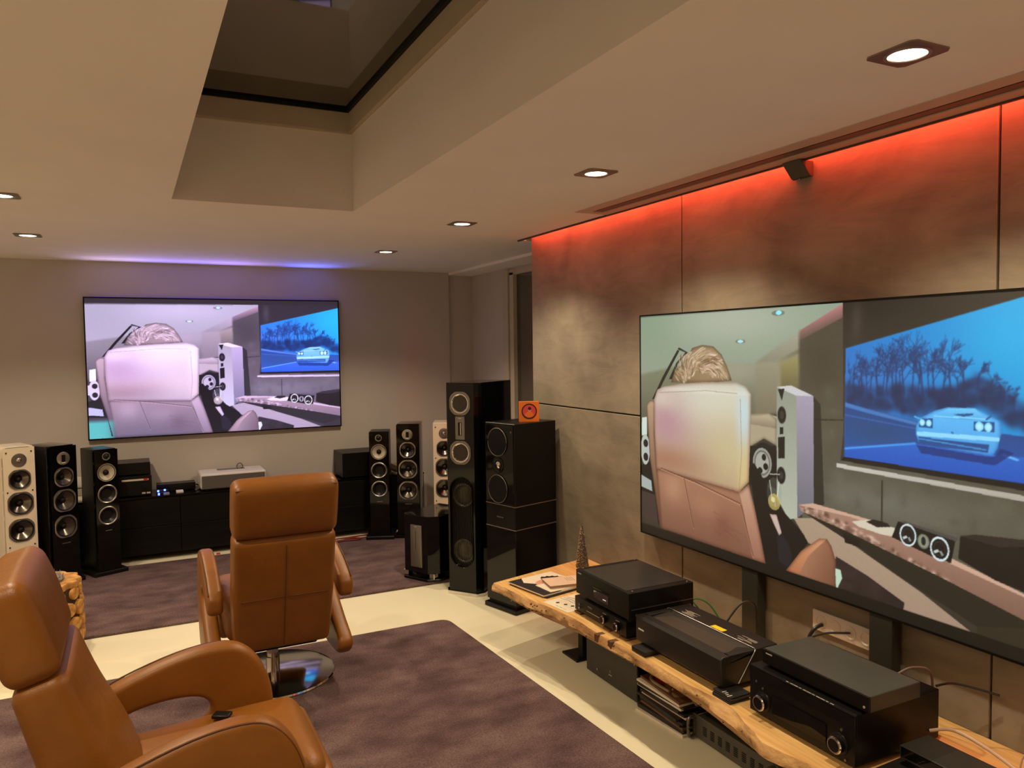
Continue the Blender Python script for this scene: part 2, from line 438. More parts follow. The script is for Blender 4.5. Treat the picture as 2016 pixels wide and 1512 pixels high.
# ------------------------------------------------------------------ downlights
def make_downlight():
    t = thing('downlight', '', 'downlight', (0, 0, H), 0, 'square recessed ceiling downlights')
    b = bmesh.new()
    mb = MB(); n = 32; inner = 0.054; half = 0.0725
    ringi = []; ringo = []
    for i in range(n):
        a = 2*math.pi*(i+0.5)/n; ca, sa = math.cos(a), math.sin(a)
        k = half/max(abs(ca), abs(sa)); k = min(k, half*1.36)
        ringo.append((k*ca, k*sa)); ringi.append((inner*ca, inner*sa))
    vv = [(*p, 0.0) for p in ringo]+[(*p, -0.004) for p in ringo]+[(*p, -0.004) for p in ringi]+[(*p, 0.0) for p in ringi]
    fs = []
    for r_ in range(3):
        for i in range(n):
            j = (i+1) % n; fs.append((r_*n+i, r_*n+j, (r_+1)*n+j, (r_+1)*n+i))
    mb.add((vv, fs)); mb.build('plate', m_nickel, t, 30)
    mb = MB(); mb.lathe([(0.056, -0.004), (0.056, -0.006), (0.047, -0.006), (0.045, -0.0015)][::1], n=32); mb.build('ring', m_steel, t, 30)
    mb = MB(); mb.lathe([(0.0, -0.0055), (0.030, -0.005), (0.0455, -0.0035), (0.0455, -0.001)], n=32); mb.build('bulb', m_bulb, t)
    L = bpy.data.lights.new('downlight_beam', 'SPOT'); L.energy = LAMP_W; L.color = LAMP_COL
    L.spot_size = R(128); L.spot_blend = 0.55; L.shadow_soft_size = 0.025
    lo = bpy.data.objects.new('downlight_beam', L); COL.objects.link(lo); lo.parent = t; lo.location = (0, 0, -0.02)
    return t
dl = make_downlight()
spots = [((1.79, 1.325), 'largest square downlight in the ceiling, nearest the projection slot at upper right'),
         ((1.79, 2.775), 'square downlight beside the far end of the ceiling screen slot'),
         ((1.78, 4.205), 'square downlight above the tall black loudspeaker, third from the right'),
         ((1.755, 5.62), 'small square downlight near the right end of the back wall'),
         ((-0.50, 4.24), 'square downlight cut by the left edge of the picture'),
         ((-0.53, 5.60), 'small square downlight near the left end of the back wall'),
         ((-0.50, 2.80), 'square downlight above the front leather chair, left of the skylight'),
         ((-0.50, 1.36), 'square downlight left of the skylight, nearest the room entrance')]
for i, ((x, y), lb) in enumerate(spots):
    if i == 0: dl.location = (x, y, H); dl['label'] = lb
    else: dup(dl, (x, y, H), 0, lb)
# unseen lamps added for ceiling brightness: towards the entrance and along the left side
for x, y, lb in ((-0.50, -0.12, 'added unseen square downlight behind the photographer, left of the skylight'),
                 (-2.79, -0.12, 'added unseen square downlight by the left wall, nearest the entrance'), (-2.79, 1.36, 'added unseen square downlight by the left wall, second from the entrance'), (-2.79, 2.80, 'added unseen square downlight by the left wall, middle of its row'),
                 (-2.79, 4.24, 'added unseen square downlight by the left wall, second from the back'), (-2.79, 5.60, 'added unseen square downlight by the left wall, nearest the back wall')):
    dup(dl, (x, y, H), 0, lb)

# ------------------------------------------------------------------ the film picture both projection screens show
# outlines in thousandths of the picture's width and height
SHAPE={
 'ceil':[(-1,0),(629,-6),(629,2),(525,89),(406,203),(407,399),(389,439),(-4,519)],
 'backwall':[(-3,267),(203,208),(406,203),(407,436),(-4,543)],
 'nichewall':[(406,203),(472,197),(473,390),(407,403)],
 'soffit':[(406,203),(525,89),(525,157),(472,197)],
 'doorframe':[(472,197),(526,161),(526,296),(472,300)],
 'door':[(478,212),(526,178),(526,296),(478,300)],
 'concrete':[(525,89),(629,2),(986,-16),(996,926),(538,766),(527,682)],
 'pink':[(525,89),(629,2),(629,48),(525,124)],
 'jointv':[(714,570),(717,569),(717,711),(714,712)],
 'jointh':[(563,396),(631,388),(631,392),(563,401)],
 'shade':[(562,319),(579,343),(589,688),(564,722)],
 'scrdark':[(629,-2),(986,-12),(992,534),(626,525),(632,435)],
 'inner':[(636,151),(986,2),(992,520),(634,522)],
 'treeband':[(637,295),(652,282),(683,268),(714,254),(733,273),(766,274),(798,288),(833,288),(853,250),(876,218),(896,224),(919,247),(933,279),(955,309),(990,350),(990,400),(882,393),(635,370)],
 'ground':[(636,332),(781,373),(920,387),(990,388),(992,520),(634,522)],
 'road':[(636,488),(781,441),(921,448),(991,439),(992,520),(634,522)],
 'rail':[(636,330),(684,347),(781,375),(781,385),(684,360),(636,345)],
 'rail2':[(636,370),(781,394),(781,397),(636,374)],
 'lane':[(635,481),(780,437),(780,443),(635,488)],
 'car':[(780,388),(785,364),(814,336),(835,324),(881,321),(901,337),(920,352),(922,386),(917,427),(910,451),(897,450),(786,439),(780,414)],
 'carwind':[(813,353),(837,326),(881,323),(900,350),(874,357),(842,358)],
 'carslot':[(844,343),(879,336),(877,342),(862,348)],
 'carhl1':[(785,363),(810,360),(810,389),(785,389)],
 'carhl2':[(879,359),(912,356),(912,385),(879,385)],
 'cargrille':[(785,419),(904,420),(902,443),(786,441)],
 'carbump':[(781,403),(920,397),(919,409),(782,416)],
 'carshadow':[(781,444),(898,454),(913,452),(921,427),(942,436),(913,476),(790,468)],
 'innerframe':[(633,513),(992,515),(992,534),(627,527)],
 'whitebar':[(617,538),(992,548),(992,564),(617,552)],
 'spkfront':[(467,291),(499,289),(519,319),(523,758),(500,771),(468,699)],
 'spktop':[(467,291),(505,283),(562,316),(519,319)],
 'spkside':[(519,319),(562,316),(564,697),(523,758)],
 'spktri':[(470,299),(488,296),(481,340)],
 'spkr1':[(476,438),(485,437),(485,463),(476,464)],
 'spkr2':[(471,476),(489,471),(489,550),(472,554)],
 'fender':[(389,400),(446,389),(467,409),(467,509),(432,488),(396,523),(387,533)],
 'fendertop':[(390,414),(446,393),(467,401),(467,445),(389,439)],
 'bodydark':[(387,524),(467,509),(468,672),(446,660),(388,677)],
 'leftblock':[(3,467),(24,461),(24,544),(2,551)],
 'leftdark':[(0,691),(69,642),(83,950),(-2,912)],
 'leftfloor':[(-1,808),(58,813),(70,944),(-2,929)],
 'roof1':[(47,377),(90,274),(148,154),(156,157),(100,279),(58,376)],
 'roof2':[(115,283),(144,210),(178,165),(149,151),(154,143),(187,165),(148,218),(129,283)],
 'hair':[(123,296),(137,245),(163,219),(185,181),(203,146),(238,133),(276,140),(303,173),(322,224),(336,276),(238,293)],
 'cush':[(55,376),(68,332),(95,316),(158,299),(247,287),(351,281),(380,295),(394,327),(393,476),(388,665),(359,712),(64,690),(56,532)],
 'cushside':[(365,289),(381,297),(394,327),(393,476),(388,665),(359,712),(370,480),(366,317)],
 'back':[(64,690),(359,712),(388,671),(407,766),(426,881),(438,963),(202,958),(83,958)],
 'backside':[(359,712),(388,671),(407,766),(426,881),(438,963),(400,963),(374,786)],
 'wing':[(23,404),(39,381),(57,384),(55,532),(65,698),(83,816),(100,961),(76,953),(56,791),(36,649)],
 'legs':[(389,609),(403,587),(446,670),(482,741),(539,810),(550,837),(501,951),(494,963),(438,963),(407,766)],
 'legs2':[(467,809),(500,861),(510,901),(501,951),(474,935)],
 'hand':[(448,767),(468,766),(482,827),(475,840),(459,799)],
 'arm':[(493,963),(532,874),(578,810),(596,805),(607,826),(617,872),(619,969),(564,972)],
 'armtop':[(493,963),(532,874),(578,810),(596,805),(551,884),(526,962)],
 'disc':[(616,898),(628,897),(632,925),(622,962),(618,965)],
 'rug':[(617,856),(687,890),(762,940),(759,973),(619,970)],
 'floor':[(513,761),(566,743),(794,892),(888,969),(757,973),(616,865),(551,836)],
 'under':[(538,731),(638,760),(824,827),(995,897),(995,909),(889,941),(771,873),(655,798),(575,753)],
 'lowerright':[(889,941),(995,886),(996,990),(888,971)],
 'bracket':[(632,766),(670,780),(671,804),(638,801)],
 'bench':[(525,709),(598,703),(660,711),(746,742),(845,780),(995,832),(995,897),(824,827),(638,760),(532,729)],
 'benchtop':[(525,709),(563,692),(706,706),(956,810),(995,832),(845,781),(660,711)],
 'blackbox':[(860,693),(885,679),(993,659),(994,816),(916,795),(857,760)],
 'blackboxtop':[(860,693),(885,679),(993,659),(993,669),(923,700)],
 'paper':[(652,724),(686,707),(741,713),(745,740),(717,744),(667,736)],
 'disc2':[(683,714),(699,701),(726,703),(734,713),(706,724)],
 'cspk':[(748,690),(852,708),(845,778),(819,776),(736,744)],
 'cspktop':[(748,690),(760,685),(857,701),(853,712)],
}
ROUND={
 'light1':(472,20,8,8),
 'plate1':(470,21,18,10),
 'light2':(362,122,9,6),
 'plate2':(362,122,15,8),
 'sp1':(481,393,11,30),
 'sp2':(480,615,11,30),
 'tyre':(432,576,35,73),
 'rim':(427,581,27,57),
 'h1':(432,559,6,13),
 'h2':(421,611,7,12),
 'h3':(437,593,7,13),
 'lw':(17,613,19,71),
 'lh1':(19,584,10,18),
 'lh2':(19,647,10,19),
 'hl1':(791,375,5,10),
 'hl2':(803,375,5,10),
 'hl3':(888,372,7,13),
 'hl4':(902,372,6,13),
 'glass':(461,684,21,56),
 'wine':(461,719,17,31),
 'c1':(767,726,16,35),
 'c1i':(767,726,13,29),
 'c2':(796,734,11,23),
 'c2i':(796,733,4,14),
 'c3':(825,745,17,37),
 'c3i':(825,745,14,30),
}

PW, PH, V0 = 1280, 752, -0.044
SRGB = np.zeros((PH, PW, 3))
UU, VV = np.meshgrid((np.arange(PW)+0.5)/PW*1000, ((np.arange(PH)+0.5)/720+V0)*1000)

def pmask(pts):
    x0, x1 = min(p[0] for p in pts), max(p[0] for p in pts); y0, y1 = min(p[1] for p in pts), max(p[1] for p in pts)
    i0, i1 = max(0, int((y0/1000-V0)*720)-1), min(PH, int((y1/1000-V0)*720)+2)
    j0, j1 = max(0, int(x0/1000*PW)-1), min(PW, int(x1/1000*PW)+2)
    if i1 <= i0 or j1 <= j0: return None
    u, v = UU[i0:i1, j0:j1], VV[i0:i1, j0:j1]; ins = np.zeros(u.shape, bool)
    for k in range(len(pts)):
        (xa, ya), (xb, yb) = pts[k], pts[k-1]
        if ya == yb: continue
        cnd = ((ya > v) != (yb > v)) & (u < (xb-xa)*(v-ya)/(yb-ya)+xa)
        ins ^= cnd
    return (slice(i0, i1), slice(j0, j1)), ins, u, v
def paint(pts, col, alpha=1.0, col2=None, axis=(0, 1), noise=0):
    if isinstance(pts, str): pts = SHAPE[pts]
    r_ = pmask(pts)
    if r_ is None: return
    sl, ins, u, v = r_
    cc = np.broadcast_to(np.array(col, float), u.shape+(3,)).copy()
    if col2 is not None:
        t = u*axis[0]+v*axis[1]; q = t[ins] if ins.any() else t
        t = np.clip((t-q.min())/max(1e-6, np.ptp(q)), 0, 1)[..., None]
        cc = cc*(1-t)+np.array(col2, float)*t
    if noise: cc = cc+RNG.normal(0, noise, u.shape)[..., None]
    a = (ins*alpha)[..., None]
    SRGB[sl] = SRGB[sl]*(1-a)+cc*a
def ell(name, col, alpha=1.0, s=1.0):
    cu, cv, ru, rv = ROUND[name] if isinstance(name, str) else name
    paint([(cu+ru*s*math.cos(a*math.pi/12), cv+rv*s*math.sin(a*math.pi/12)) for a in range(24)], col, alpha)
def stroke(a, b, w_, col, alpha=1.0):
    dx, dy = (b[0]-a[0])*1.78, b[1]-a[1]; L = math.hypot(dx, dy) or 1
    nx, ny = -dy/L*w_/1.78/2, dx/L*w_/2
    paint([(a[0]+nx, a[1]+ny), (b[0]+nx, b[1]+ny), (b[0]-nx, b[1]-ny), (a[0]-nx, a[1]-ny)], col, alpha)
def glow(cu, cv, ru, rv, col, alpha, inside=None):
    i0, i1 = max(0, int(((cv-2.4*rv)/1000-V0)*720)), min(PH, int(((cv+2.4*rv)/1000-V0)*720)+1)
    j0, j1 = max(0, int((cu-2.4*ru)/1000*PW)), min(PW, int((cu+2.4*ru)/1000*PW)+1)
    if i1 <= i0 or j1 <= j0: return
    sl = (slice(i0, i1), slice(j0, j1))
    d = np.exp(-(((UU[sl]-cu)/ru)**2+((VV[sl]-cv)/rv)**2))*alpha
    if inside:
        if inside not in MASKS:
            ms, ins, _, _ = pmask(SHAPE[inside]); m_ = np.zeros(UU.shape); m_[ms] = ins; MASKS[inside] = m_
        d = d*MASKS[inside][sl]
    SRGB[sl] = SRGB[sl]*(1-d[..., None])+np.array(col, float)*d[..., None]
MASKS = {}
def boxblur(a, k):
    for ax in (0, 1):
        pad = [(0, 0), (0, 0)]; pad[ax] = (k+1, k); c_ = np.cumsum(np.pad(a, pad, mode='edge'), axis=ax)
        a = (np.take(c_, range(2*k+1, c_.shape[ax]), ax)-np.take(c_, range(0, c_.shape[ax]-2*k-1), ax))/(2*k+1)
    return a
def rim(name, col, alpha, k):
    """shade the inside of an outline towards its edge, as a padded form turns away"""
    sl, ins, _, _ = pmask(SHAPE[name]); m_ = ins.astype(float); b_ = boxblur(boxblur(m_, k), k)
    d = (m_*np.clip(1-(b_-0.5)*2, 0, 1)*alpha)[..., None]
    SRGB[sl] = SRGB[sl]*(1-d)+np.array(col, float)*d
def smear(k, sl=None):
    global SRGB
    if sl is None: sl = (slice(0, PH), slice(0, PW))
    SRGB[sl] = np.stack([boxblur(SRGB[sl][..., i], k) for i in range(3)], -1)
RNG = np.random.default_rng(3)
SRGB[:] = (30, 26, 20)
paint([(-5, -6), (1005, -6), (1005, 962), (-5, 962)], (60, 56, 44))
paint('ceil', (148, 166, 146), col2=(156, 156, 138)); glow(330, 40, 220, 90, (186, 188, 174), 0.6, 'ceil'); glow(30, 60, 120, 140, (138, 160, 132), 0.6, 'ceil')
paint('backwall', (150, 150, 128), col2=(84, 84, 66)); glow(110, 280, 120, 90, (116, 124, 92), 0.6, 'backwall'); glow(340, 240, 90, 60, (168, 166, 148), 0.6, 'backwall')
paint('nichewall', (156, 150, 128), col2=(128, 120, 98)); paint('soffit', (168, 168, 150), col2=(140, 138, 118)); paint('doorframe', (150, 144, 110)); paint('door', (158, 150, 98), col2=(112, 104, 72))
paint('concrete', (84, 76, 62), col2=(100, 98, 84)); glow(720, 640, 160, 60, (126, 128, 116), 0.6, 'concrete'); glow(580, 200, 60, 110, (66, 60, 46), 0.7, 'concrete')
paint('pink', (196, 136, 138), col2=(100, 84, 72), axis=(0.55, 1))
for k in range(110):
    u0, v0 = RNG.uniform(540, 990), RNG.uniform(120, 730)
    glow(u0, v0, RNG.uniform(6, 22), RNG.uniform(10, 30), (126, 126, 112) if RNG.random() > .5 else (66, 62, 50), 0.22, 'concrete')
smear(5, (slice(0, PH), slice(0, int(.53*PW))))
paint('jointv', (50, 48, 40)); paint('jointh', (44, 42, 34)); paint('shade', (34, 32, 24), 0.75)
paint('scrdark', (46, 40, 33), col2=(62, 56, 50)); glow(660, 60, 12, 60, (96, 84, 78), 0.5, 'scrdark')
paint('inner', (28, 108, 194), col2=(4, 178, 232), axis=(1, -0.35)); glow(940, 120, 80, 110, (2, 186, 236), 0.6, 'inner')
glow(700, 250, 80, 90, (58, 124, 196), 0.5, 'inner')
def branch(a, ang, L, w_, depth):
    b = (a[0]+L*math.sin(ang)/1.78, a[1]-L*math.cos(ang))
    if b[0] > 640 and b[0] < 985 and b[1] > 152-(b[0]-636)*0.42: stroke(a, b, w_, (20, 58, 112), 0.75)
    if depth:
        for _ in range(3 if depth > 1 else 5):
            branch((a[0]+(b[0]-a[0])*RNG.uniform(.35, 1), a[1]+(b[1]-a[1])*RNG.uniform(.35, 1)), ang+RNG.uniform(-.8, .8), L*RNG.uniform(.45, .75), max(1.5, w_*.55), depth-1)
for bu, bv, L, wd in ((645, 300, 80, 4), (655, 300, 110, 4), (664, 300, 90, 4), (672, 292, 130, 5), (683, 300, 120, 4), (690, 285, 110, 4), (705, 300, 170, 6), (714, 300, 140, 4), (722, 290, 150, 5), (734, 300, 160, 4), (741, 290, 150, 4), (749, 300, 150, 4), (757, 295, 180, 5), (772, 290, 170, 5), (782, 300, 150, 4), (792, 300, 200, 7), (803, 300, 160, 4), (812, 300, 180, 5), (826, 300, 180, 6), (842, 300, 160, 6), (852, 300, 120, 4), (862, 280, 110, 5), (884, 270, 90, 4), (905, 280, 80, 4), (925, 300, 70, 4), (940, 320, 60, 4)):
    branch((bu, bv), RNG.uniform(-.12, .12), L*.55, wd, 3)
for k in range(240):
    u0 = RNG.uniform(638, 985); t_ = 0.0 if u0 < 850 else (u0-850)/135
    top = 275-35*math.exp(-((u0-890)/40)**2)+70*max(0, t_-.35); glow(u0, top+RNG.uniform(0, 70), RNG.uniform(5, 12), RNG.uniform(8, 22), (14, 44, 88) if RNG.random() > .3 else (20, 60, 116), 0.55, 'inner')
paint('ground', (28, 74, 138), col2=(36, 96, 176)); glow(700, 420, 90, 50, (36, 80, 122), 0.6, 'ground'); paint('road', (40, 108, 200), col2=(26, 92, 190)); paint('rail', (70, 128, 194)); paint('rail2', (52, 110, 186)); paint('lane', (76, 160, 244)); paint([(925, 440), (950, 452), (946, 456), (922, 446)], (110, 190, 250))
smear(1, (slice(int(.04*720), int(.58*720)), slice(int(.636*PW), PW)))
paint('carshadow', (12, 52, 122), 0.8)
paint('car', (104, 198, 250), col2=(78, 166, 232)); rim('car', (40, 110, 180), 0.6, 4); paint('carwind', (120, 206, 250), col2=(84, 178, 236)); paint('carslot', (34, 92, 150)); stroke((812, 352), (900, 350), 3, (150, 224, 252)); paint('carbump', (150, 220, 252)); paint('cargrille', (30, 84, 148)); stroke((784, 424), (900, 436), 4, (70, 150, 214)); paint('carhl1', (30, 88, 150)); paint('carhl2', (30, 88, 150)); stroke((776, 358), (790, 366), 5, (90, 180, 236)); stroke((898, 352), (906, 340), 5, (40, 100, 160)); stroke((842, 396), (846, 398), 5, (40, 100, 160))
for k in ('hl1', 'hl2', 'hl3', 'hl4'): ell(k, (150, 226, 252)); ell(k, (186, 240, 254), s=.6)
paint('innerframe', (22, 18, 18)); paint('whitebar', (200, 196, 188), col2=(176, 170, 158), axis=(0.2, 1))
# the pale car and the white loudspeaker
ell('plate1', (120, 128, 116)); ell('light1', (150, 236, 250)); ell('plate2', (120, 124, 110)); ell('light2', (170, 228, 236))
paint('roof1', (20, 20, 18)); paint('roof2', (24, 24, 20)); paint('leftblock', (206, 220, 212)); paint('leftdark', (26, 22, 18)); ell('lw', (186, 192, 182)); ell('lh1', (30, 28, 26)); ell('lh2', (30, 28, 26)); paint('leftfloor', (70, 56, 54)); paint([(0, 735), (42, 752), (46, 800), (0, 790)], (170, 178, 174))
paint('fender', (176, 164, 138)); paint('fendertop', (196, 182, 154), col2=(146, 134, 112)); rim('fender', (100, 92, 76), 0.6, 5); paint('bodydark', (28, 24, 20)); ell('tyre', (24, 22, 20)); ell('rim', (158, 160, 150)); ell('rim', (112, 112, 102), s=.84); ell('rim', (172, 172, 162), s=.72)
for k in ('h1', 'h2', 'h3'): ell(k, (24, 22, 20))
paint('floor', (176, 154, 132), col2=(168, 144, 124)); paint('spkfront', (150, 156, 140), col2=(184, 188, 172)); paint('spktop', (204, 204, 204)); paint('spkside', (172, 162, 180), col2=(116, 116, 124)); paint('spktri', (22, 20, 20)); paint('spkr1', (22, 20, 20)); paint('spkr2', (22, 20, 20))
for k in ('sp1', 'sp2'): ell(k, (110, 110, 104), s=1.1); ell(k, (26, 24, 24)); ell(k, (58, 56, 54), s=.5)
# bench and what lies on it
paint('under', (42, 38, 28)); paint('lowerright', (52, 46, 32)); paint('rug', (44, 34, 32)); paint('bracket', (24, 22, 18))
for k in range(60): glow(RNG.uniform(600, 720), RNG.uniform(830, 960), 10, 12, (66, 50, 46), 0.4, 'rug')
paint('bench', (172, 136, 118), col2=(132, 100, 84))
for k in range(420):
    t = RNG.random(); u0 = 530+t*455; v0 = 700+t*t*60+t*150+RNG.uniform(-10, 50)+t*20
    glow(u0, v0, RNG.uniform(2, 7), RNG.uniform(3, 9), (226, 198, 180) if RNG.random() > .5 else (100, 70, 56), 0.6, 'bench')
paint('benchtop', (206, 170, 148)); paint('paper', (212, 204, 184)); paint('disc2', (34, 30, 28)); paint('blackbox', (28, 23, 20), col2=(18, 15, 13)); paint('blackboxtop', (50, 42, 38)); paint('cspk', (14, 12, 12)); paint('cspktop', (84, 80, 78))
for a_, b_ in (('c1', 'c1i'), ('c3', 'c3i')):
    ell(a_, (214, 228, 230)); ell(b_, (16, 14, 14)); ell(b_, (46, 44, 42), s=.8); ell(b_, (18, 16, 16), s=.62)
    cu, cv, ru, rv = ROUND[b_]; stroke((cu-ru*.7, cv+rv*.45), (cu-ru*.1, cv+rv*.15), 8, (196, 204, 200)); stroke((cu+ru*.1, cv+rv*.2), (cu+ru*.4, cv+rv*.6), 7, (150, 156, 152)); ell((cu, cv, max(2, ru//4), max(3, rv//4)), (24, 22, 20))
ell('c2', (116, 124, 104)); ell('c2', (146, 152, 132), s=.8); ell('c2i', (30, 30, 28))
# the sitter and the recliner
paint('legs', (17, 14, 13)); paint('legs2', (30, 30, 38)); paint('hand', (204, 184, 172)); rim('hand', (150, 116, 104), 0.6, 3)
ell('glass', (150, 160, 146), 0.30); ell('wine', (206, 188, 112), 0.75); ell((ROUND['wine'][0]-3, ROUND['wine'][1]-8, 6, 10), (236, 226, 170), 0.8); stroke((448, 640), (455, 706), 3, (214, 218, 204)); stroke((474, 640), (470, 696), 3, (222, 226, 214)); stroke((449, 618), (476, 612), 3, (206, 210, 196)); stroke((463, 706), (464, 735), 3, (190, 190, 176))
paint('hair', (138, 116, 82), col2=(170, 148, 112), axis=(1, -0.4)); rim('hair', (84, 66, 44), 0.7, 8)
hc = (232, 226)
for k in range(420):
    a0 = RNG.uniform(math.pi*0.98, math.pi*2.02); rr = RNG.uniform(.25, 1.0); da = RNG.uniform(.15, .5)
    cl = [(232, 218, 194), (204, 180, 144), (150, 122, 84), (110, 84, 56), (222, 186, 166)][int(RNG.integers(5))]; w_ = RNG.uniform(2, 5)
    q0 = None
    for j in range(5):
        a_ = a0-da*j/4; r_ = rr*(1-.04*j); u_, v_ = hc[0]+100*r_*math.cos(a_)+8*math.sin(a_*3+rr*6), hc[1]+42+122*r_*math.sin(a_)+5*math.sin(a_*7+rr*9)
        if q0 and v_ < 300 and 122 < u_ < 334 and v_ > 134+abs(u_-250)*0.5: stroke(q0, (u_, v_), w_, cl, 0.6)
        q0 = (u_, v_)
paint('wing', (186, 158, 130), col2=(104, 66, 46)); rim('wing', (84, 52, 36), 0.7, 5)
paint('cush', (208, 202, 186), col2=(184, 152, 124)); glow(110, 470, 90, 120, (186, 142, 152), 0.9, 'cush'); glow(300, 360, 150, 110, (214, 212, 194), 0.9, 'cush'); glow(330, 560, 90, 150, (204, 192, 150), 0.75, 'cush'); glow(100, 640, 130, 60, (168, 122, 94), 0.8, 'cush'); glow(90, 370, 50, 40, (214, 200, 186), 0.7, 'cush')
glow(372, 420, 20, 120, (196, 220, 230), 0.8, 'cush'); glow(372, 640, 20, 110, (218, 196, 140), 0.7, 'cush'); rim('cush', (120, 78, 60), 0.55, 7)
glow(250, 325, 180, 10, (226, 222, 208), 0.7, 'cush')
paint('back', (174, 128, 100), col2=(132, 92, 72)); glow(130, 760, 40, 70, (192, 148, 120), 0.7, 'back'); glow(250, 800, 60, 50, (184, 136, 108), 0.5, 'back'); glow(310, 870, 30, 60, (126, 78, 60), 0.5, 'back'); paint('backside', (204, 166, 140), col2=(160, 112, 90)); rim('back', (84, 48, 36), 0.6, 7)
for k in range(9):
    u0 = RNG.uniform(270, 350); v0 = RNG.uniform(800, 900); stroke((u0, v0), (u0+RNG.uniform(14, 30), v0+RNG.uniform(6, 18)), 4, (120, 74, 58), 0.35)
for a_, b_ in (((82, 684), (215, 712)), ((215, 712), (362, 757)), ((172, 708), (207, 910)), ((364, 760), (402, 950))):
    stroke((a_[0], a_[1]+5), (b_[0], b_[1]+5), 5, (214, 164, 132), 0.6); stroke(a_, b_, 4, (84, 50, 36), 0.8)
for a_, b_ in (((362, 345), (366, 560)), ((366, 560), (356, 752)), ((75, 345), (250, 322)), ((250, 322), (352, 326))): stroke(a_, b_, 3, (150, 128, 108), 0.6)
paint('arm', (184, 136, 106), col2=(122, 82, 60), axis=(1, 0.3)); paint('armtop', (212, 160, 120), col2=(184, 120, 84)); rim('arm', (92, 52, 36), 0.6, 6); paint('disc', (190, 214, 190))
paint([(-5, 962), (1005, 962), (1005, 1010), (-5, 1010)], (14, 12, 8))
SRGB = 255*(np.clip(SRGB, 0, 255)/255)**1.12
SRGB += RNG.normal(0, 3.0, (PH, PW))[..., None]
# soften a little
for _ in range(1):
    S2 = SRGB.copy(); S2[1:-1, 1:-1] = (SRGB[1:-1, 1:-1]*4+SRGB[:-2, 1:-1]+SRGB[2:, 1:-1]+SRGB[1:-1, :-2]+SRGB[1:-1, 2:])/8; SRGB = S2

def sample(u, v):
    x = np.clip(u*PW-0.5, 0, PW-1.001); y = np.clip((v-V0)*720-0.5, 0, PH-1.001)
    i, j = y.astype(int), x.astype(int); fy, fx = (y-i)[..., None], (x-j)[..., None]
    return (SRGB[i, j]*(1-fx)+SRGB[i, j+1]*fx)*(1-fy)+(SRGB[i+1, j]*(1-fx)+SRGB[i+1, j+1]*fx)*fy

m_screen = bpy.data.materials.new('projected_picture'); m_screen.use_nodes = True
_nt = m_screen.node_tree; _p = _nt.nodes['Principled BSDF']
_a = _nt.nodes.new('ShaderNodeVertexColor'); _a.layer_name = 'Picture'
_p.inputs['Base Color'].default_value = (0.02, 0.02, 0.02, 1); _p.inputs['Roughness'].default_value = 0.6
_nt.links.new(_a.outputs['Color'], _p.inputs['Emission Color']); _p.inputs['Emission Strength'].default_value = 1.0

def picture_mesh(name, w_, h_, rgb, nx, ny):
    """flat sheet in local x (right) and z (down from the top left corner), facing -y"""
    xs = np.linspace(0, w_, nx+1); zs = -np.linspace(0, h_, ny+1)
    X, Z = np.meshgrid(xs, zs)
    co = np.stack([X, np.zeros_like(X), Z], -1).reshape(-1)
    me = bpy.data.meshes.new(name); me.vertices.add((nx+1)*(ny+1)); me.vertices.foreach_set('co', co)
    ii, jj = np.meshgrid(np.arange(ny), np.arange(nx), indexing='ij'); b0 = ii*(nx+1)+jj
    q = np.stack([b0+nx+1, b0+nx+2, b0+1, b0], -1).reshape(-1)
    me.loops.add(len(q)); me.loops.foreach_set('vertex_index', q)
    me.polygons.add(nx*ny); me.polygons.foreach_set('loop_start', np.arange(nx*ny)*4)
    me.update(calc_edges=True)
    at = me.color_attributes.new('Picture', 'FLOAT_COLOR', 'POINT')
    s_ = np.clip(rgb, 0, 255)/255; l_ = np.where(s_ <= .04045, s_/12.92, ((s_+.055)/1.055)**2.4)
    rgba = np.concatenate([l_, np.ones(l_.shape[:-1]+(1,))], -1).reshape(-1)
    at.data.foreach_set('color', rgba.astype(np.float32)); me.materials.append(m_screen)
    return me

def projection_screen(name, label, w_, h_, depth, loc, rz, rgb, nx, ny, bez):
    t = thing(name, label, 'projection screen', loc, rz)      # origin at the top left corner of the frame, facing local -y
    mb = MB(); slab(mb, 0, w_, -0.004, 0, -bez, 0); slab(mb, 0, w_, -0.004, 0, -h_, -h_+bez); slab(mb, 0, bez, -0.004, 0, -h_+bez, -bez); slab(mb, w_-bez, w_, -0.004, 0, -h_+bez, -bez)
    slab(mb, 0, w_, 0, depth, -h_, 0); mb.build('frame', m_satin, t, 0)
    me = picture_mesh('picture', w_-2*bez, h_-2*bez, rgb, nx, ny)
    o = bpy.data.objects.new('picture', me); COL.objects.link(o); o.parent = t; o.location = (bez, -0.0015, -bez)
    return t
# right screen: stands in front of the concrete wall
NX, NY = 640, 360
ug, vg = np.meshgrid(np.linspace(0, 1, NX+1), np.linspace(0, 1, NY+1))
SW, SH = 2.034, 1.144
rs = projection_screen('projection_screen', 'large projection screen before the concrete wall, warm picture with recliner and blue road', SW, SH, 0.058, (2.40, 3.309, 1.808), R(-90), sample(ug, vg), NX, NY, 0.008)
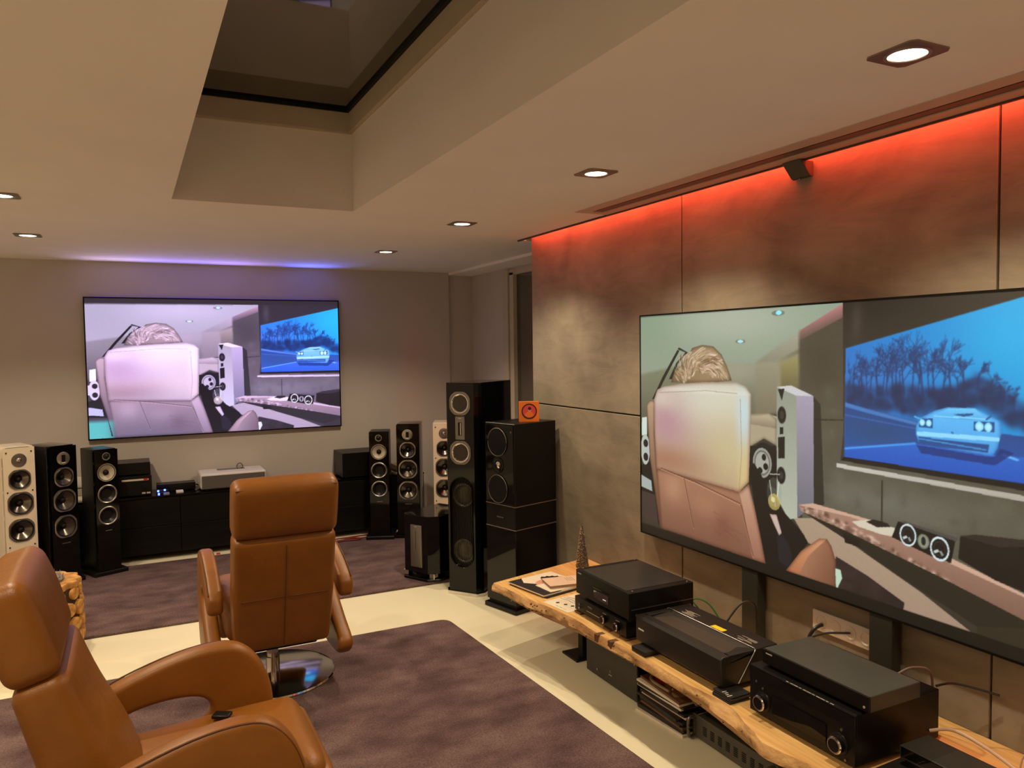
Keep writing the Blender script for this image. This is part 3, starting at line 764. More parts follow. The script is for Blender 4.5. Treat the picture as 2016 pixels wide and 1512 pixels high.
# left screen on the back wall
NX, NY = 480, 270
ug, vg = np.meshgrid(np.linspace(0, 1, NX+1), np.linspace(0, 1, NY+1))
rgb = sample((ug-0.005)/1.035, vg-0.040)
lum = (rgb @ np.array((0.3, 0.59, 0.11)))[..., None]; keep = np.where(rgb[..., 2:] > rgb[..., :1]+40, 0.80, 0.42)
rgb = (rgb*keep+lum*(1-keep))*np.array((1.27, 1.14, 1.38))+np.array((10, 9, 22))
low = np.clip((vg-0.62)/0.38, 0, 1)[..., None]*np.clip(1-np.abs(ug-0.2)*1.2, 0.35, 1)[..., None]
rgb = rgb*(1-low*np.array((0.16, 0.02, -0.06)))
cy = (np.clip(1-(ug/0.095)**6, 0, 1)*np.clip((vg-0.86)/0.03, 0, 1)*(rgb.mean(-1) > 60))[..., None]
rgb = rgb*(1-cy)+np.array((96., 196., 206.))*cy
rgb = np.where((vg < 0.032)[..., None], np.array((52, 42, 54.)), rgb)
ls = projection_screen('projection_screen', 'projection screen on the back wall showing the same film in mauve tones', 2.03, 1.143, 0.03, (-0.308, YB-0.034, 2.094), 0, rgb, NX, NY, 0.010)
# added strip and lamps stand in for picture light the screen throws upward
mb = MB(); mb.box((1.0, 0.013, 0.002), (1.9, 0.012, 0.004)); mb.build('added_glow_strip', EM('violet_spill_glow', (0.3, 0.22, 1.0), 0.15), ls, 0)
for x_, len_, e_, c_ in ((0.22, 0.40, 0.35, (0.72, 0.55, 1.0)), (0.75, 0.75, 1.0, (0.28, 0.22, 1.0)), (1.22, 0.4, 0.4, (0.42, 0.26, 1.0)), (1.75, 0.35, 0.8, (0.12, 0.16, 1.0))):
    la = bpy.data.lights.new('added_spill_light', 'AREA'); la.shape = 'RECTANGLE'; la.size = len_; la.size_y = 0.012
    la.energy = BLUE_W*e_; la.color = c_; la.spread = R(90)
    lo = bpy.data.objects.new('added_spill_light', la); COL.objects.link(lo); lo.parent = ls; lo.location = (x_, -0.003, 0.012); lo.rotation_euler = (R(180+38), 0, 0)

# posts that carry the right screen
for y_, lb in ((2.515, 'black upright post under the right screen, nearer the slim black player'), (1.86, 'black upright post under the right screen, by the wall sockets')):
    t = thing('screen_post', lb, 'post', (2.425, y_, 0.36), 0, 'posts carrying the right screen')
    MB().box((0, 0, 0.16), (0.05, 0.095, 0.32), bev=0.002, seg=1).build('post', M('post_black', (0.03, 0.032, 0.026), 0.45, var=0.1), t)
    MB().box((-0.004, 0, 0.004), (0.056, 0.105, 0.008), bev=0.002, seg=1).build('foot_plate', m_satin, t)

# ------------------------------------------------------------------ rugs
def rug(name, pts, label):
    P = []
    n = len(pts)
    for i in range(n):                                   # round the corners
        a, b, c_ = Vector(pts[i-1]), Vector(pts[i]), Vector(pts[(i+1) % n]); r_ = 0.07
        p1 = b+(a-b).normalized()*r_; p2 = b+(c_-b).normalized()*r_
        for k in range(6):
            s_ = k/5; P.append(tuple(p1*(1-s_)**2+b*2*s_*(1-s_)+p2*s_*s_))
    o = MB().prism(P, 'xy', 0.0, 0.016, bev=0.006).build(name, m_rug)
    return tag(o, label, 'rug')
rug('rug', [(-2.2, 0.9), (1.85, 0.9), (1.675, 4.29), (-2.2, 4.285)], 'mauve-brown shaggy rug under the two leather recliners')
rug('rug', [(-2.2, 5.0), (2.08, 5.0), (2.35, 5.32), (2.35, 6.53), (-2.2, 6.53)], 'mauve-brown shaggy rug in front of the black lowboard')

# ------------------------------------------------------------------ recliners (local: sitter looks along +y, column at the origin)
def make_recliner():
    t = thing('recliner', '', 'armchair', (0, 0, 0), 0, 'cognac leather recliners')
    TL = R(15.8)
    def back_frame(s_, u_, off=0.0):   # s up along the back, u to the rear
        return (s_, u_)
    rot = Matrix.Rotation(TL, 3, 'X')   # leans the top towards -y
    base = Vector((0, -0.33, 0.250))
    def P(x, rear, up):                 # rear: distance in front of the rear face (positive towards the sitter)
        return base+rot @ Vector((x, rear, up))
    L = 0.838; hs = 0.262                # length of the back, height of the head part
    def gauss(v, c_, w__): return math.exp(-((v-c_)/w__)**2)
    Lb = L-hs
    def warp_back(co):                   # soft lumbar swell on the sitter's side, rear face nearly flat
        up = co.z+Lb/2; k = max(0.0, 1-(co.x/0.25)**4)
        y_ = co.y
        if y_ > 0: y_ += (0.055*gauss(up, 0.20, 0.22)+0.012)*k*(y_/0.06)
        else: y_ -= 0.008*k*(1-(co.z/(Lb/2))**2)
        return (co.x*(1-0.04*gauss(up, 0.0, 0.12)), y_, co.z)
    bk = MB().rbox(P(0, 0.06, Lb/2+0.002), (0.45, 0.12, Lb+0.004), 0.032, n=10, k=4, rot=rot, warp=warp_back).build('backrest', m_leather, t, 60)
    def warp_head(co):
        k = co.z/(hs/2); y_ = co.y
        if y_ > 0: y_ = y_*(1-0.20*max(0, k)**2)+0.006
        else: y_ -= 0.004*(1-k*k)
        return (co.x*(1+0.006*(1-k*k)), y_, co.z)
    hd = MB().rbox(P(0, 0.060, L-hs/2), (0.455, 0.122, hs), 0.038, bulge=(0, 0.004, 0.004), n=8, k=5, rot=rot, warp=warp_head).build('headrest', m_leather, t, 60)
    # stitched seams of the rear face
    def seam(pts, par): MB().tube(pts, 0.0019, n=6, sub=4).build('seam', m_seam, par, 60)
    def rear(up, x_=0.0): return -0.008*max(0.0, 1-(x_/0.25)**4)*(1-((up-Lb/2)/(Lb/2))**2)-0.0006
    seam([P(0, rear(u_), u_) for u_ in (0.03, 0.15, 0.30, 0.45, Lb-0.035)], bk)
    for sx in (-1, 1):
        seam([P(sx*x_, rear(0.285-0.02*x_, x_), 0.285-0.02*x_) for x_ in (0.0, 0.06, 0.12, 0.16, 0.19)], bk)
    # piping round the rear and the front outline of the headrest
    w2, h2, r_ = 0.2085, hs/2-0.0185, 0.021
    pts = [P(w2, 0.0055, L-hs/2-h2+0.035), P(w2, 0.0055, L-hs/2)]
    for cx_, a0 in ((w2-r_, 0), (-(w2-r_), 90)):
        for k in range(4): a = R(a0+k*30); pts.append(P(cx_+r_*math.cos(a), 0.0055, L-hs/2+h2-r_+r_*math.sin(a)))
    pts += [P(-w2, 0.0055, L-hs/2), P(-w2, 0.0055, L-hs/2-h2+0.035)]
    MB().tube(pts, 0.0024, n=6, sub=2).build('piping', m_seam, hd)
    # seat and leg panel
    rs_ = Matrix.Rotation(R(3), 3, 'X')
    se = MB().rbox((0, -0.005, 0.385), (0.485, 0.565, 0.165), 0.05, bulge=(0.004, 0.01, 0.02), rot=rs_).build('seat', m_leather, t, 60)
    MB().rbox((0, 0.262, 0.29), (0.47, 0.075, 0.30), 0.034, bulge=(0, 0.01, 0)).build('leg_rest', m_leather, t, 60)
    # arms
    prof = [(-.355, .465), (-.362, .505), (-.345, .548), (-.25, .600), (-.09, .652), (.04, .668), (.12, .645), (.178, .57), (.205, .46), (.195, .32), (.13, .19), (0, .145), (-.24, .15), (-.325, .19), (-.335, .235), (-.30, .265), (-.20, .31), (-.08, .375), (-.01, .43), (.005, .475), (-.03, .508), (-.12, .515), (-.22, .500), (-.31, .462)]
    pp = [(v.x, v.y) for v in spline([(a, b, 0) for a, b in prof], 4, True)]
    for sx in (-1, 1):
        a = MB().prism(pp, 'yz', sx*0.258, sx*0.328, bev=0.022, seg=4).build('armrest', m_leather, t, 50)
        top = [(sx*0.321, y_, z_+0.002) for y_, z_ in [(-.345, .548), (-.25, .598), (-.09, .647), (.04, .661), (.115, .637), (.17, .566), (.197, .46), (.19, .33)]]
        MB().tube(top, 0.0026, n=6, sub=4).build('piping', m_seam, a)
    # swivel base
    MB().box((0, -0.02, 0.255), (0.36, 0.40, 0.09), bev=0.01).build('mechanism_box', m_black, t)
    MB().lathe([(0.034, 0.018), (0.034, 0.1), (0.028, 0.1), (0.028, 0.22)], n=28).build('column', m_chrome, t)
    MB().lathe([(0.300, 0.0), (0.304, 0.006), (0.300, 0.013), (0.285, 0.016), (0.04, 0.026), (0.0, 0.026)], n=64).build('base_disc', m_chrome, t)
    return t
ch = make_recliner()
ch.location = (0.60, 3.95, 0.016)
ch['label'] = 'cognac leather recliner seen squarely from behind, on a round steel foot'
c2 = dup(ch, (0.197, 2.39, 0.016), R(-90), 'cognac leather recliner in the front left, seen from the side')
tag(MB().rbox((0, 0, 0.006), (0.036, 0.055, 0.012), 0.004, n=2, k=2).build('remote_control', m_satin, loc=(0.225, 2.52, 0.506)), 'small black remote lying on the seat of the front recliner', 'remote')
bpy.data.objects['remote_control'].rotation_euler = (R(0), R(-2), R(60))

# ------------------------------------------------------------------ loudspeakers (local: front at -y, foot at z 0)
def driver(root, x, yf, z, R_, plate_mat, cone_mat, kind='woofer', cap=0.30, flat=True, n=40):
    """round driver let into a baffle at local y = yf"""
    mb = MB(); n_ = n; out = []
    for i in range(n_):
        a = 2*math.pi*i/n_; k = min(1.0, 0.925/max(abs(math.cos(a)), abs(math.sin(a)), 1e-6)) if flat else 1.0
        out.append((R_*k*math.cos(a), R_*k*math.sin(a)))
    ri = R_*0.86
    vv = [(x+p[0], yf+0.001, z+p[1]) for p in out]+[(x+p[0], yf-0.004, z+p[1]) for p in out]+[(x+ri*math.cos(2*math.pi*i/n_), yf-0.005, z+ri*math.sin(2*math.pi*i/n_)) for i in range(n_)]+[(x+ri*math.cos(2*math.pi*i/n_), yf+0.001, z+ri*math.sin(2*math.pi*i/n_)) for i in range(n_)]
    fs = [(r_*n_+i, r_*n_+(i+1) % n_, (r_+1)*n_+(i+1) % n_, (r_+1)*n_+i) for r_ in range(3) for i in range(n_)]
    mb.add((vv, fs)); d = mb.build(kind, plate_mat, root, 40)
    MB().lathe([(ri+0.001, 0.001), (ri*0.985, 0.0045), (ri*0.93, 0.0075), (ri*0.875, 0.0045), (ri*0.86, 0.001)], (x, yf, z), '-y', n_).build('surround', m_rubber, d)
    rc = ri*0.865; rd = rc*cap
    MB().lathe([(rc, 0.0015), (rc*0.8, -0.007), (rc*0.55, -0.017), (rd, -0.026)], (x, yf, z), '-y', n_).build('cone', cone_mat, d, 50)
    MB().lathe([(rd, -0.0265), (rd*0.92, -0.018), (rd*0.6, -0.012), (0, -0.010)], (x, yf, z), '-y', 20).build('dust_cap', m_rubber, d, 60)
    return d
def baffle_body(mb, w_, d_, h_, r_, z0=0.0):
    """cabinet with front edges rounded in plan, baffle cut away behind the drivers is not needed: drivers sit in a sunken plate"""
    P = []
    for cx_, cy_, a0, rr in ((w_/2-r_, -d_/2+r_, -90, r_), (w_/2-0.01, d_/2-0.01, 0, 0.01), (-w_/2+0.01, d_/2-0.01, 90, 0.01), (-w_/2+r_, -d_/2+r_, 180, r_)):
        for k in range(6):
            a = R(a0+k*18); P.append((cx_+rr*math.cos(a), cy_+rr*math.sin(a)))
    mb.prism(P, 'xy', z0, h_, bev=0.004); return mb
def hole_baffle(w_, z0, z1, y0, y1, holes, bev=0.0):
    """front board with true round openings: strips between the openings"""
    b = bmesh.new(); n_ = 24
    zs = sorted(holes, key=lambda q: q[0]); cuts = [z0]
    for (za, ra), (zb, rb) in zip(zs[:-1], zs[1:]): cuts.append((za+ra+zb-rb)/2)
    cuts.append(z1)
    for (zc, rr), za, zb in zip(zs, cuts[:-1], cuts[1:]):
        ring = []; outer = []
        for i in range(n_):
            a = 2*math.pi*(i+.5)/n_; ca, sa = math.cos(a), math.sin(a)
            ring.append((rr*ca, zc+rr*sa))
            kx = (w_/2)/abs(ca) if abs(ca) > 1e-6 else 1e9; kz = ((zb-zc) if sa > 0 else (zc-za))/abs(sa) if abs(sa) > 1e-6 else 1e9
            k = min(kx, kz); outer.append((k*ca, zc+k*sa))
        V = []
        for ys_, rg in ((y0, outer), (y0, ring), (y1, ring), (y1, outer)):
            V.append([b.verts.new((p[0], ys_, p[1])) for p in rg])
        for q in range(3):
            for i in range(n_):
                j = (i+1) % n_; b.faces.new((V[q][i], V[q][j], V[q+1][j], V[q+1][i]))
        # square off the corners
        for sx in (-1, 1):
            for sz, zz in ((1, zb), (-1, za)):
                best = [i for i in range(n_) if outer[i][0]*sx > 0 and (outer[i][1]-zc)*sz > 0]
                side = [i for i in best if abs(abs(outer[i][0])-w_/2) < 1e-6]; topb = [i for i in best if i not in side]
                if side and topb:
                    i1 = max(side, key=lambda i: (outer[i][1]-zc)*sz); i2 = max(topb, key=lambda i: outer[i][0]*sx)
                    cv = b.verts.new((sx*w_/2, y0, zz)); b.faces.new((V[0][i1], cv, V[0][i2]))
    bmesh.ops.recalc_face_normals(b, faces=list(b.faces))
    return b
def three_way_tower(name, label, body_mat, plate_mat, white, h_=1.0):
    w_, d_ = 0.195, 0.30; yf = -d_/2
    t = thing(name, label, 'loudspeaker', group=None)
    mb = MB(); baffle_body(mb, w_, d_-0.03, h_, 0.012); mb.move((0, 0.015, 0)); mb.build('cabinet', body_mat, t)
    zt, z1, z2, z3 = h_-0.09, h_-0.222, h_-0.388, h_-0.572
    mb = MB(); P = []
    mb._merge(hole_baffle(w_-0.004, 0.03, h_-0.004, yf, yf+0.03, [(zt, 0.040), (z1, 0.064), (z2, 0.074), (z3, 0.074)])); mb.build('baffle', body_mat, t, 0)
    for z_, r_ in ((z1, 0.073), (z2, 0.085), (z3, 0.085)): driver(t, 0, yf, z_, r_, plate_mat, m_cone)
    tw = MB().lathe([(0.046, -0.001), (0.046, 0.003), (0.044, 0.004), (0.018 if white else 0.0, 0.004)]+([(0.016, 0.001)] if white else []), (0, yf, zt), '-y', 32).build('tweeter', plate_mat, t, 30)
    if white:
        MB().lathe([(0.018, 0.001), (0.014, 0.006), (0.008, 0.010), (0, 0.011)], (0, yf, zt), '-y', 20).build('dome', m_chrome, tw, 60)
        for z_ in (h_-0.035, h_-0.305, h_-0.68):
            for sx in (-1, 1): MB().cyl((sx*0.075, yf, z_), 0.005, 0.003, '-y', 10).build('grille_pin', m_black, t)
    else:
        MB().box((0, yf-0.005, zt), (0.026, 0.004, 0.05), bev=0.001, seg=1).build('ribbon', m_black, tw)
        MB().box((0, yf-0.006, zt-0.03), (0.024, 0.004, 0.008), bev=0.001, seg=1).build('ribbon_clip', m_paper, tw)
        MB().box((0, yf-0.0008, h_-0.69), (0.06, 0.002, 0.006)).build('badge', m_plate_dark, t, 0)
    MB().box((0, 0.01, 0.012), (w_+0.05, d_+0.05, 0.024), bev=0.003, seg=1).build('plinth', m_gloss, t)
    return t
Zrug = 0.016
def put(o, p, phi, w_, d_, z=0.0):
    c_ = corner_place(p, phi, w_, d_); o.location = (c_[0], c_[1], z); o.rotation_euler = (0, 0, phi)
ph_l, ph_r = R(35), R(-26)
o = three_way_tower('floor_loudspeaker', 'black gloss tower loudspeaker left of the lowboard, ribbon tweeter over three drivers', m_gloss, m_plate, False, 0.985)
put(o, (-0.515, 6.17), ph_l, 0.195, 0.30, Zrug)
o2 = dup(o, label='black gloss tower loudspeaker between the slim black and the white tower at right'); put(o2, (2.035, 6.34), ph_r, 0.195, 0.30, Zrug)
o = three_way_tower('floor_loudspeaker', 'white tower loudspeaker with dark drivers at the far left', m_white, m_plate_dark, True, 1.0)
put(o, (-0.782, 6.13), R(22), 0.195, 0.30, Zrug)
o2 = dup(o, label='white tower loudspeaker half hidden behind the tall black loudspeaker'); put(o2, (2.345, 6.27), R(-24), 0.195, 0.30)

def slim_tower(label):
    w_, d_, h_ = 0.165, 0.25, 0.925; yf = -d_/2
    t = thing('slim_loudspeaker', label, 'loudspeaker')
    mb = MB(); baffle_body(mb, w_, d_-0.03, h_, 0.008, 0.028); mb.move((0, 0.015, 0)); mb.build('cabinet', m_satin, t)
    zt, zm, z1, z2 = h_-0.052, h_-0.172, h_-0.330, h_-0.490
    mb = MB(); mb._merge(hole_baffle(w_-0.002, 0.03, h_-0.003, yf, yf+0.03, [(zt, 0.022), (zm, 0.056), (z1, 0.058), (z2, 0.058)])); mb.build('baffle', m_gloss, t, 0)
    tw = MB().lathe([(0.029, -0.001), (0.029, 0.004), (0.024, 0.005), (0.021, 0.000)], (0, yf, zt), '-y', 28).build('tweeter', m_plate, t, 40)
    MB().lathe([(0.022, 0.0), (0.012, 0.003), (0.006, 0.008), (0, 0.009)], (0, yf, zt), '-y', 20).build('dome', m_rubber, tw, 60)
    md = MB().lathe([(0.067, -0.001), (0.067, 0.003), (0.064, 0.004), (0.062, 0.001)], (0, yf, zm), '-y', 40).build('midrange', m_plate, t, 40)
    MB().lathe([(0.0625, 0.001), (0.045, -0.006), (0.02, -0.016)], (0, yf, zm), '-y', 40).build('cone', m_kevlar, md, 60)
    MB().lathe([(0.021, -0.016), (0.018, -0.006), (0.009, 0.004), (0, 0.007)], (0, yf, zm), '-y', 20).build('phase_plug', m_black, md, 60)
    for z_ in (z1, z2):
        wf = MB().lathe([(0.069, -0.001), (0.069, 0.003), (0.064, 0.0055), (0.058, 0.002)], (0, yf, z_), '-y', 40).build('woofer', m_steel, t, 40)
        MB().lathe([(0.059, 0.0015), (0.056, 0.004), (0.052, 0.001), (0.035, -0.018), (0, -0.020)], (0, yf, z_), '-y', 40).build('cone', m_rubber, wf, 40)
    MB().box((0, yf-0.0008, h_-0.60), (0.045, 0.002, 0.004)).build('badge', m_plate, t, 0)
    MB().box((0, 0.005, 0.014), (w_+0.075, d_+0.07, 0.028), bev=0.003, seg=1).build('plinth', m_satin, t)
    return t
o = slim_tower('slim black loudspeaker with one pale cone, standing before the left of the lowboard'); put(o, (-0.247, 6.33), R(24), 0.165, 0.25, Zrug)
o2 = dup(o, label='slim black loudspeaker with one pale cone, right of the rear recliner'); put(o2, (1.815, 6.41), R(-22), 0.165, 0.25, Zrug)

# tall black loudspeaker with chamfered front
def tall_tower():
    w_, d_, h_ = 0.27, 0.48, 1.42; yf = -d_/2
    t = thing('tall_loudspeaker', 'tallest gloss black loudspeaker, standing at the end of the concrete wall', 'loudspeaker')
    fw = 0.205
    P = [(-fw/2, yf), (fw/2, yf), (w_/2, yf+0.05), (w_/2, d_/2), (-w_/2, d_/2), (-w_/2, yf+0.05)]
    yi = yf+0.03
    Q = [(-fw/2-0.020, yi), (fw/2+0.020, yi), (w_/2, yf+0.05), (w_/2, d_/2), (-w_/2, d_/2), (-w_/2, yf+0.05)]
    MB().prism(Q, 'xy', 0.03, h_-0.006, bev=0.002, seg=1).build('cabinet', m_gloss, t, 20)
    MB().prism(P, 'xy', h_-0.006, h_, bev=0.0015, seg=1).build('top_plate', m_gloss, t, 20)
    z_t = lambda d: h_-d
    for sx in (-1, 1):                                  # chamfer cheeks beside the front board
        MB().prism([(sx*fw/2, yf), (sx*w_/2, yf+0.05), (sx*(fw/2+0.020), yi), (sx*fw/2, yi)], 'xy', 0.03, h_-0.006).build('front_cheek', m_gloss, t, 20)
    # front board: solid bands with a tall rounded window for the woofers
    z0, z1 = z_t(1.235), z_t(0.628)
    mb = MB(); slab(mb, -fw/2, fw/2, yf, yi, z1+0.0, h_-0.006); slab(mb, -fw/2, fw/2, yf, yi, 0.03, z0)
    rw = 0.086; n_ = 16
    for sz, zc, ze in ((1, z1-rw, z1), (-1, z0+rw, z0)):
        arc = [(rw*math.cos(math.pi*i/n_), zc+sz*rw*math.sin(math.pi*i/n_)) for i in range(n_+1)]
        out = [(fw/2, zc)]+arc+[(-fw/2, zc), (-fw/2, ze), (fw/2, ze)]
        mb.prism(out, 'xz', yf, yi)
    for sx in (-1, 1): slab(mb, min(sx*rw, sx*fw/2), max(sx*rw, sx*fw/2), yf, yi, z0+rw, z1-rw)
    mb.build('front_board', m_gloss, t, 25)
    # rim of the window, ribbed screen and the two woofers behind it
    pts = [(rw*math.cos(math.pi*i/12), yf-0.002, z1-rw+rw*math.sin(math.pi*i/12)) for i in range(13)]+[(-rw*math.cos(math.pi*i/12), yf-0.002, z0+rw-rw*math.sin(math.pi*i/12)) for i in range(13)]
    wn = MB().tube(pts, 0.004, n=6, sub=1, closed=True).build('woofer_window_rim', m_gloss, t, 60)
    for zc in (z_t(0.75), z_t(1.125)):
        wf = MB().lathe([(0.080, 0.0), (0.080, 0.004), (0.072, 0.006), (0.066, 0.003)], (0, yf+0.026, zc), '-y', 36).build('woofer', m_plate_dark, t, 40)
        MB().lathe([(0.067, 0.003), (0.03, -0.0015), (0, -0.001)], (0, yf+0.026, zc), '-y', 36).build('cone', m_cone, wf, 60)
    for i in range(17):
        x_ = -0.08+i*0.01; dz = rw-math.sqrt(max(0, rw*rw-x_*x_))
        mb = MB(); slab(mb, x_-0.0016, x_+0.0016, yf+0.008, yf+0.012, z0+dz, z1-dz); mb.build('screen_rib', m_satin, t, 0)
    for zc in (z_t(0.137), z_t(0.463)):
        d = MB(); n2 = 40; out = []
        for i in range(n2):
            a = 2*math.pi*i/n2; k = min(1.0, 0.93/max(abs(math.cos(a)), abs(math.sin(a)))); out.append((0.084*k*math.cos(a), 0.084*k*math.sin(a)))
        ri = 0.070
        vv = [(p[0], yf, zc+p[1]) for p in out]+[(p[0], yf-0.006, zc+p[1]) for p in out]+[(ri*math.cos(2*math.pi*i/n2), yf-0.007, zc+ri*math.sin(2*math.pi*i/n2)) for i in range(n2)]+[(ri*.97*math.cos(2*math.pi*i/n2), yf-0.002, zc+ri*.97*math.sin(2*math.pi*i/n2)) for i in range(n2)]
        fs = [(r_*n2+i, r_*n2+(i+1) % n2, (r_+1)*n2+(i+1) % n2, (r_+1)*n2+i) for r_ in range(3) for i in range(n2)]
        dd = d.add((vv, fs)).build('midrange', m_plate_dark, t, 40)
        MB().lathe([(0.069, 0.002), (0.066, 0.0055), (0.060, 0.0055), (0.055, 0.002)], (0, yf, zc), '-y', 40).build('surround', m_chrome, dd)
        MB().lathe([(0.056, 0.002), (0.045, 0.0008), (0.02, 0.0004), (0, 0.0006)], (0, yf, zc), '-y', 40).build('cone', m_cone_dark, dd, 60)
    rb = MB().box((0, yf-0.002, z_t(0.30)), (0.072, 0.008, 0.155), bev=0.002, seg=1).build('ribbon_tweeter', m_plate_dark, t)
    MB().box((0, yf-0.0065, z_t(0.305)), (0.026, 0.003, 0.088), bev=0.001, seg=1).build('ribbon', m_black, rb)
    MB().box((0.006, yf-0.0085, z_t(0.305)), (0.004, 0.002, 0.08)).build('ribbon_clip', m_paper, rb, 0)
    MB().box((0, yf-0.0065, z_t(0.235)), (0.02, 0.002, 0.004)).build('badge', m_logo, rb, 0)
    ft = MB().prism([(p[0]*1.06, p[1]*1.03) for p in P], 'xy', 0.0, 0.022, bev=0.002, seg=1).build('foot', m_chrome, t, 20)
    MB().prism([(p[0]*0.99, p[1]*0.99) for p in P], 'xy', 0.022, 0.031).build('foot_gap', m_black, ft, 20)
    return t
o = tall_tower(); put(o, (1.868, 4.80), R(-53), 0.27, 0.48)

def sub_speaker():
    w_, d_, h_ = 0.31, 0.42, 0.46; yf = -d_/2
    t = thing('subwoofer', 'low gloss black subwoofer with grey front plate before the tall loudspeaker', 'subwoofer')
    P = [(-w_/2+0.035, yf), (w_/2-0.06, yf), (w_/2, yf+0.06), (w_/2, d_/2), (-w_/2, d_/2), (-w_/2, yf+0.035)]
    MB().prism(P, 'xy', 0.055, h_, bev=0.004).build('cabinet', m_gloss, t, 20)
    MB().box((-0.005, yf-0.004, h_*0.53), (0.105, 0.012, 0.30), bev=0.006).build('front_plate', M('subwoofer_plate', (0.20, 0.18, 0.155), 0.42, metal=0.7, var=0.05), t)
    MB().box((-0.005, yf-0.0105, h_*0.62), (0.0015, 0.002, 0.14)).build('plate_groove', m_black, t, 0)
    MB().box((-0.005, yf-0.0105, h_*0.83), (0.02, 0.002, 0.003)).build('badge', m_logo, t, 0)
    for x_, y_ in ((-w_/2+0.03, yf+0.035), (w_/2-0.045, yf+0.045), (w_/2-0.03, d_/2-0.03), (-w_/2+0.03, d_/2-0.03)):
        MB().box((x_, y_, 0.037), (0.045, 0.045, 0.04), bev=0.003, seg=1).build('foot', m_chrome, t)
    MB().prism([(p[0]*1.03, p[1]*1.03) for p in P], 'xy', 0.0, 0.018, bev=0.002, seg=1).build('base_board', m_gloss, t, 20)
    return t
o = sub_speaker(); put(o, (1.705, 5.24), R(-62), 0.31, 0.42, Zrug)
o.location.z = Zrug

def stacked_tower():
    w_, d_, h_ = 0.275, 0.36, 1.18; yf = -d_/2
    t = thing('stacked_loudspeaker', 'black cuboid loudspeaker stack against the concrete wall with an orange box on top', 'loudspeaker')
    MB().box((0, 0, 0.285), (w_, d_, 0.47), bev=0.003, seg=1).build('bass_cabinet', m_gloss, t)
    MB().box((0, 0, 0.524), (w_+0.002, d_+0.002, 0.005)).build('joint_line', m_alu, t, 0)
    MB().box((0, 0, 0.596), (w_, d_, 0.138), bev=0.003, seg=1).build('middle_module', m_satin, t)
    MB().box((0, 0, 0.6685), (w_+0.002, d_+0.002, 0.005)).build('joint_line', m_alu, t, 0)
    tb = MB().box((0, 0, 0.9255), (w_, d_, 0.509), bev=0.003, seg=1).build('top_cabinet', m_satin, t)
    MB().box((0, yf-0.002, 0.925), (w_-0.02, 0.006, 0.49), bev=0.002, seg=1).build('baffle', m_gloss, t)
    for z_ in (h_-0.118, h_-0.412):
        g = MB().lathe([(0.088, 0.004), (0.088, 0.010), (0.085, 0.0125), (0.08, 0.013), (0, 0.014)], (-0.012, yf, z_), '-y', 44).build('round_grille', m_grille, t, 40)
        MB().tube([(-0.012+0.0875*math.cos(2*math.pi*i/32), yf-0.0115, z_+0.0875*math.sin(2*math.pi*i/32)) for i in range(32)], 0.0016, n=6, sub=1, closed=True).build('rim', m_alu, g, 60)
    tw = MB().lathe([(0.052, 0.004), (0.052, 0.008), (0.045, 0.009), (0.03, 0.006), (0.022, 0.007)], (-0.012, yf, h_-0.262), '-y', 36).build('tweeter', m_gloss, t, 40)
    MB().lathe([(0.022, 0.006), (0.016, 0.010), (0.008, 0.013), (0, 0.0135)], (-0.012, yf, h_-0.262), '-y', 20).build('dome', m_chrome, tw, 60)
    for k in range(7): MB().box((-0.03+k*0.009, yf-0.001, 0.59), (0.006, 0.003, 0.007)).build('badge_letter', m_plate_dark, t, 0)
    MB().cyl((0.11, yf-0.003, h_-0.05), 0.006, 0.004, '-y', 12).build('grille_pin', m_plate_dark, t)
    MB().box((0, 0, 0.024), (w_-0.02, d_-0.02, 0.05)).build('plinth_gap', m_black, t, 0)
    MB().box((0, -0.005, 0.016), (w_+0.02, d_+0.02, 0.028), bev=0.003, seg=1).build('plinth', m_gloss, t)
    return t
o = stacked_tower(); TWO = R(-74); put(o, (2.012, 4.435), TWO, 0.275, 0.36)
stk = o.location.copy()

# orange boxed disc on top
bx = thing('disc_box', 'small orange boxed disc set with a round portrait standing on the black stack', 'box', (stk.x+0.028, stk.y-0.065, 1.18), R(-20))
MB().box((0, 0, 0.064), (0.125, 0.032, 0.128), bev=0.001, seg=1).build('box', m_orange, bx)
pr_ = MB().cyl((0, -0.016, 0.066), 0.049, 0.0008, '-y', 40).build('ring_print', m_ink, bx)
MB().cyl((0, -0.0168, 0.066), 0.041, 0.0006, '-y', 36).build('round_print', m_pink, pr_)
MB().prism([(-0.026, 0.040), (-0.028, 0.05), (-0.014, 0.062), (-0.007, 0.066), (0.007, 0.066), (0.014, 0.062), (0.028, 0.048), (0.026, 0.036), (0.012, 0.028), (-0.012, 0.028)], 'xz', -0.0178, -0.0174).build('figure_print', m_orange, pr_, 0)
MB().prism([(0.002+0.010*math.cos(a*math.pi/8), 0.076+0.013*math.sin(a*math.pi/8)) for a in range(16)], 'xz', -0.0180, -0.0174).build('head_print', m_skin, pr_, 0)
MB().prism([(0.002+0.011*math.cos(a*math.pi/8), 0.084+0.010*math.sin(a*math.pi/8)) for a in range(16)], 'xz', -0.0185, -0.0181).build('hair_print', m_ink, pr_, 0)
for k in range(5): MB().box((0.0628, 0.0, 0.03+k*0.017), (0.0006, 0.02, 0.006)).build('spine_print', m_key, bx, 0)

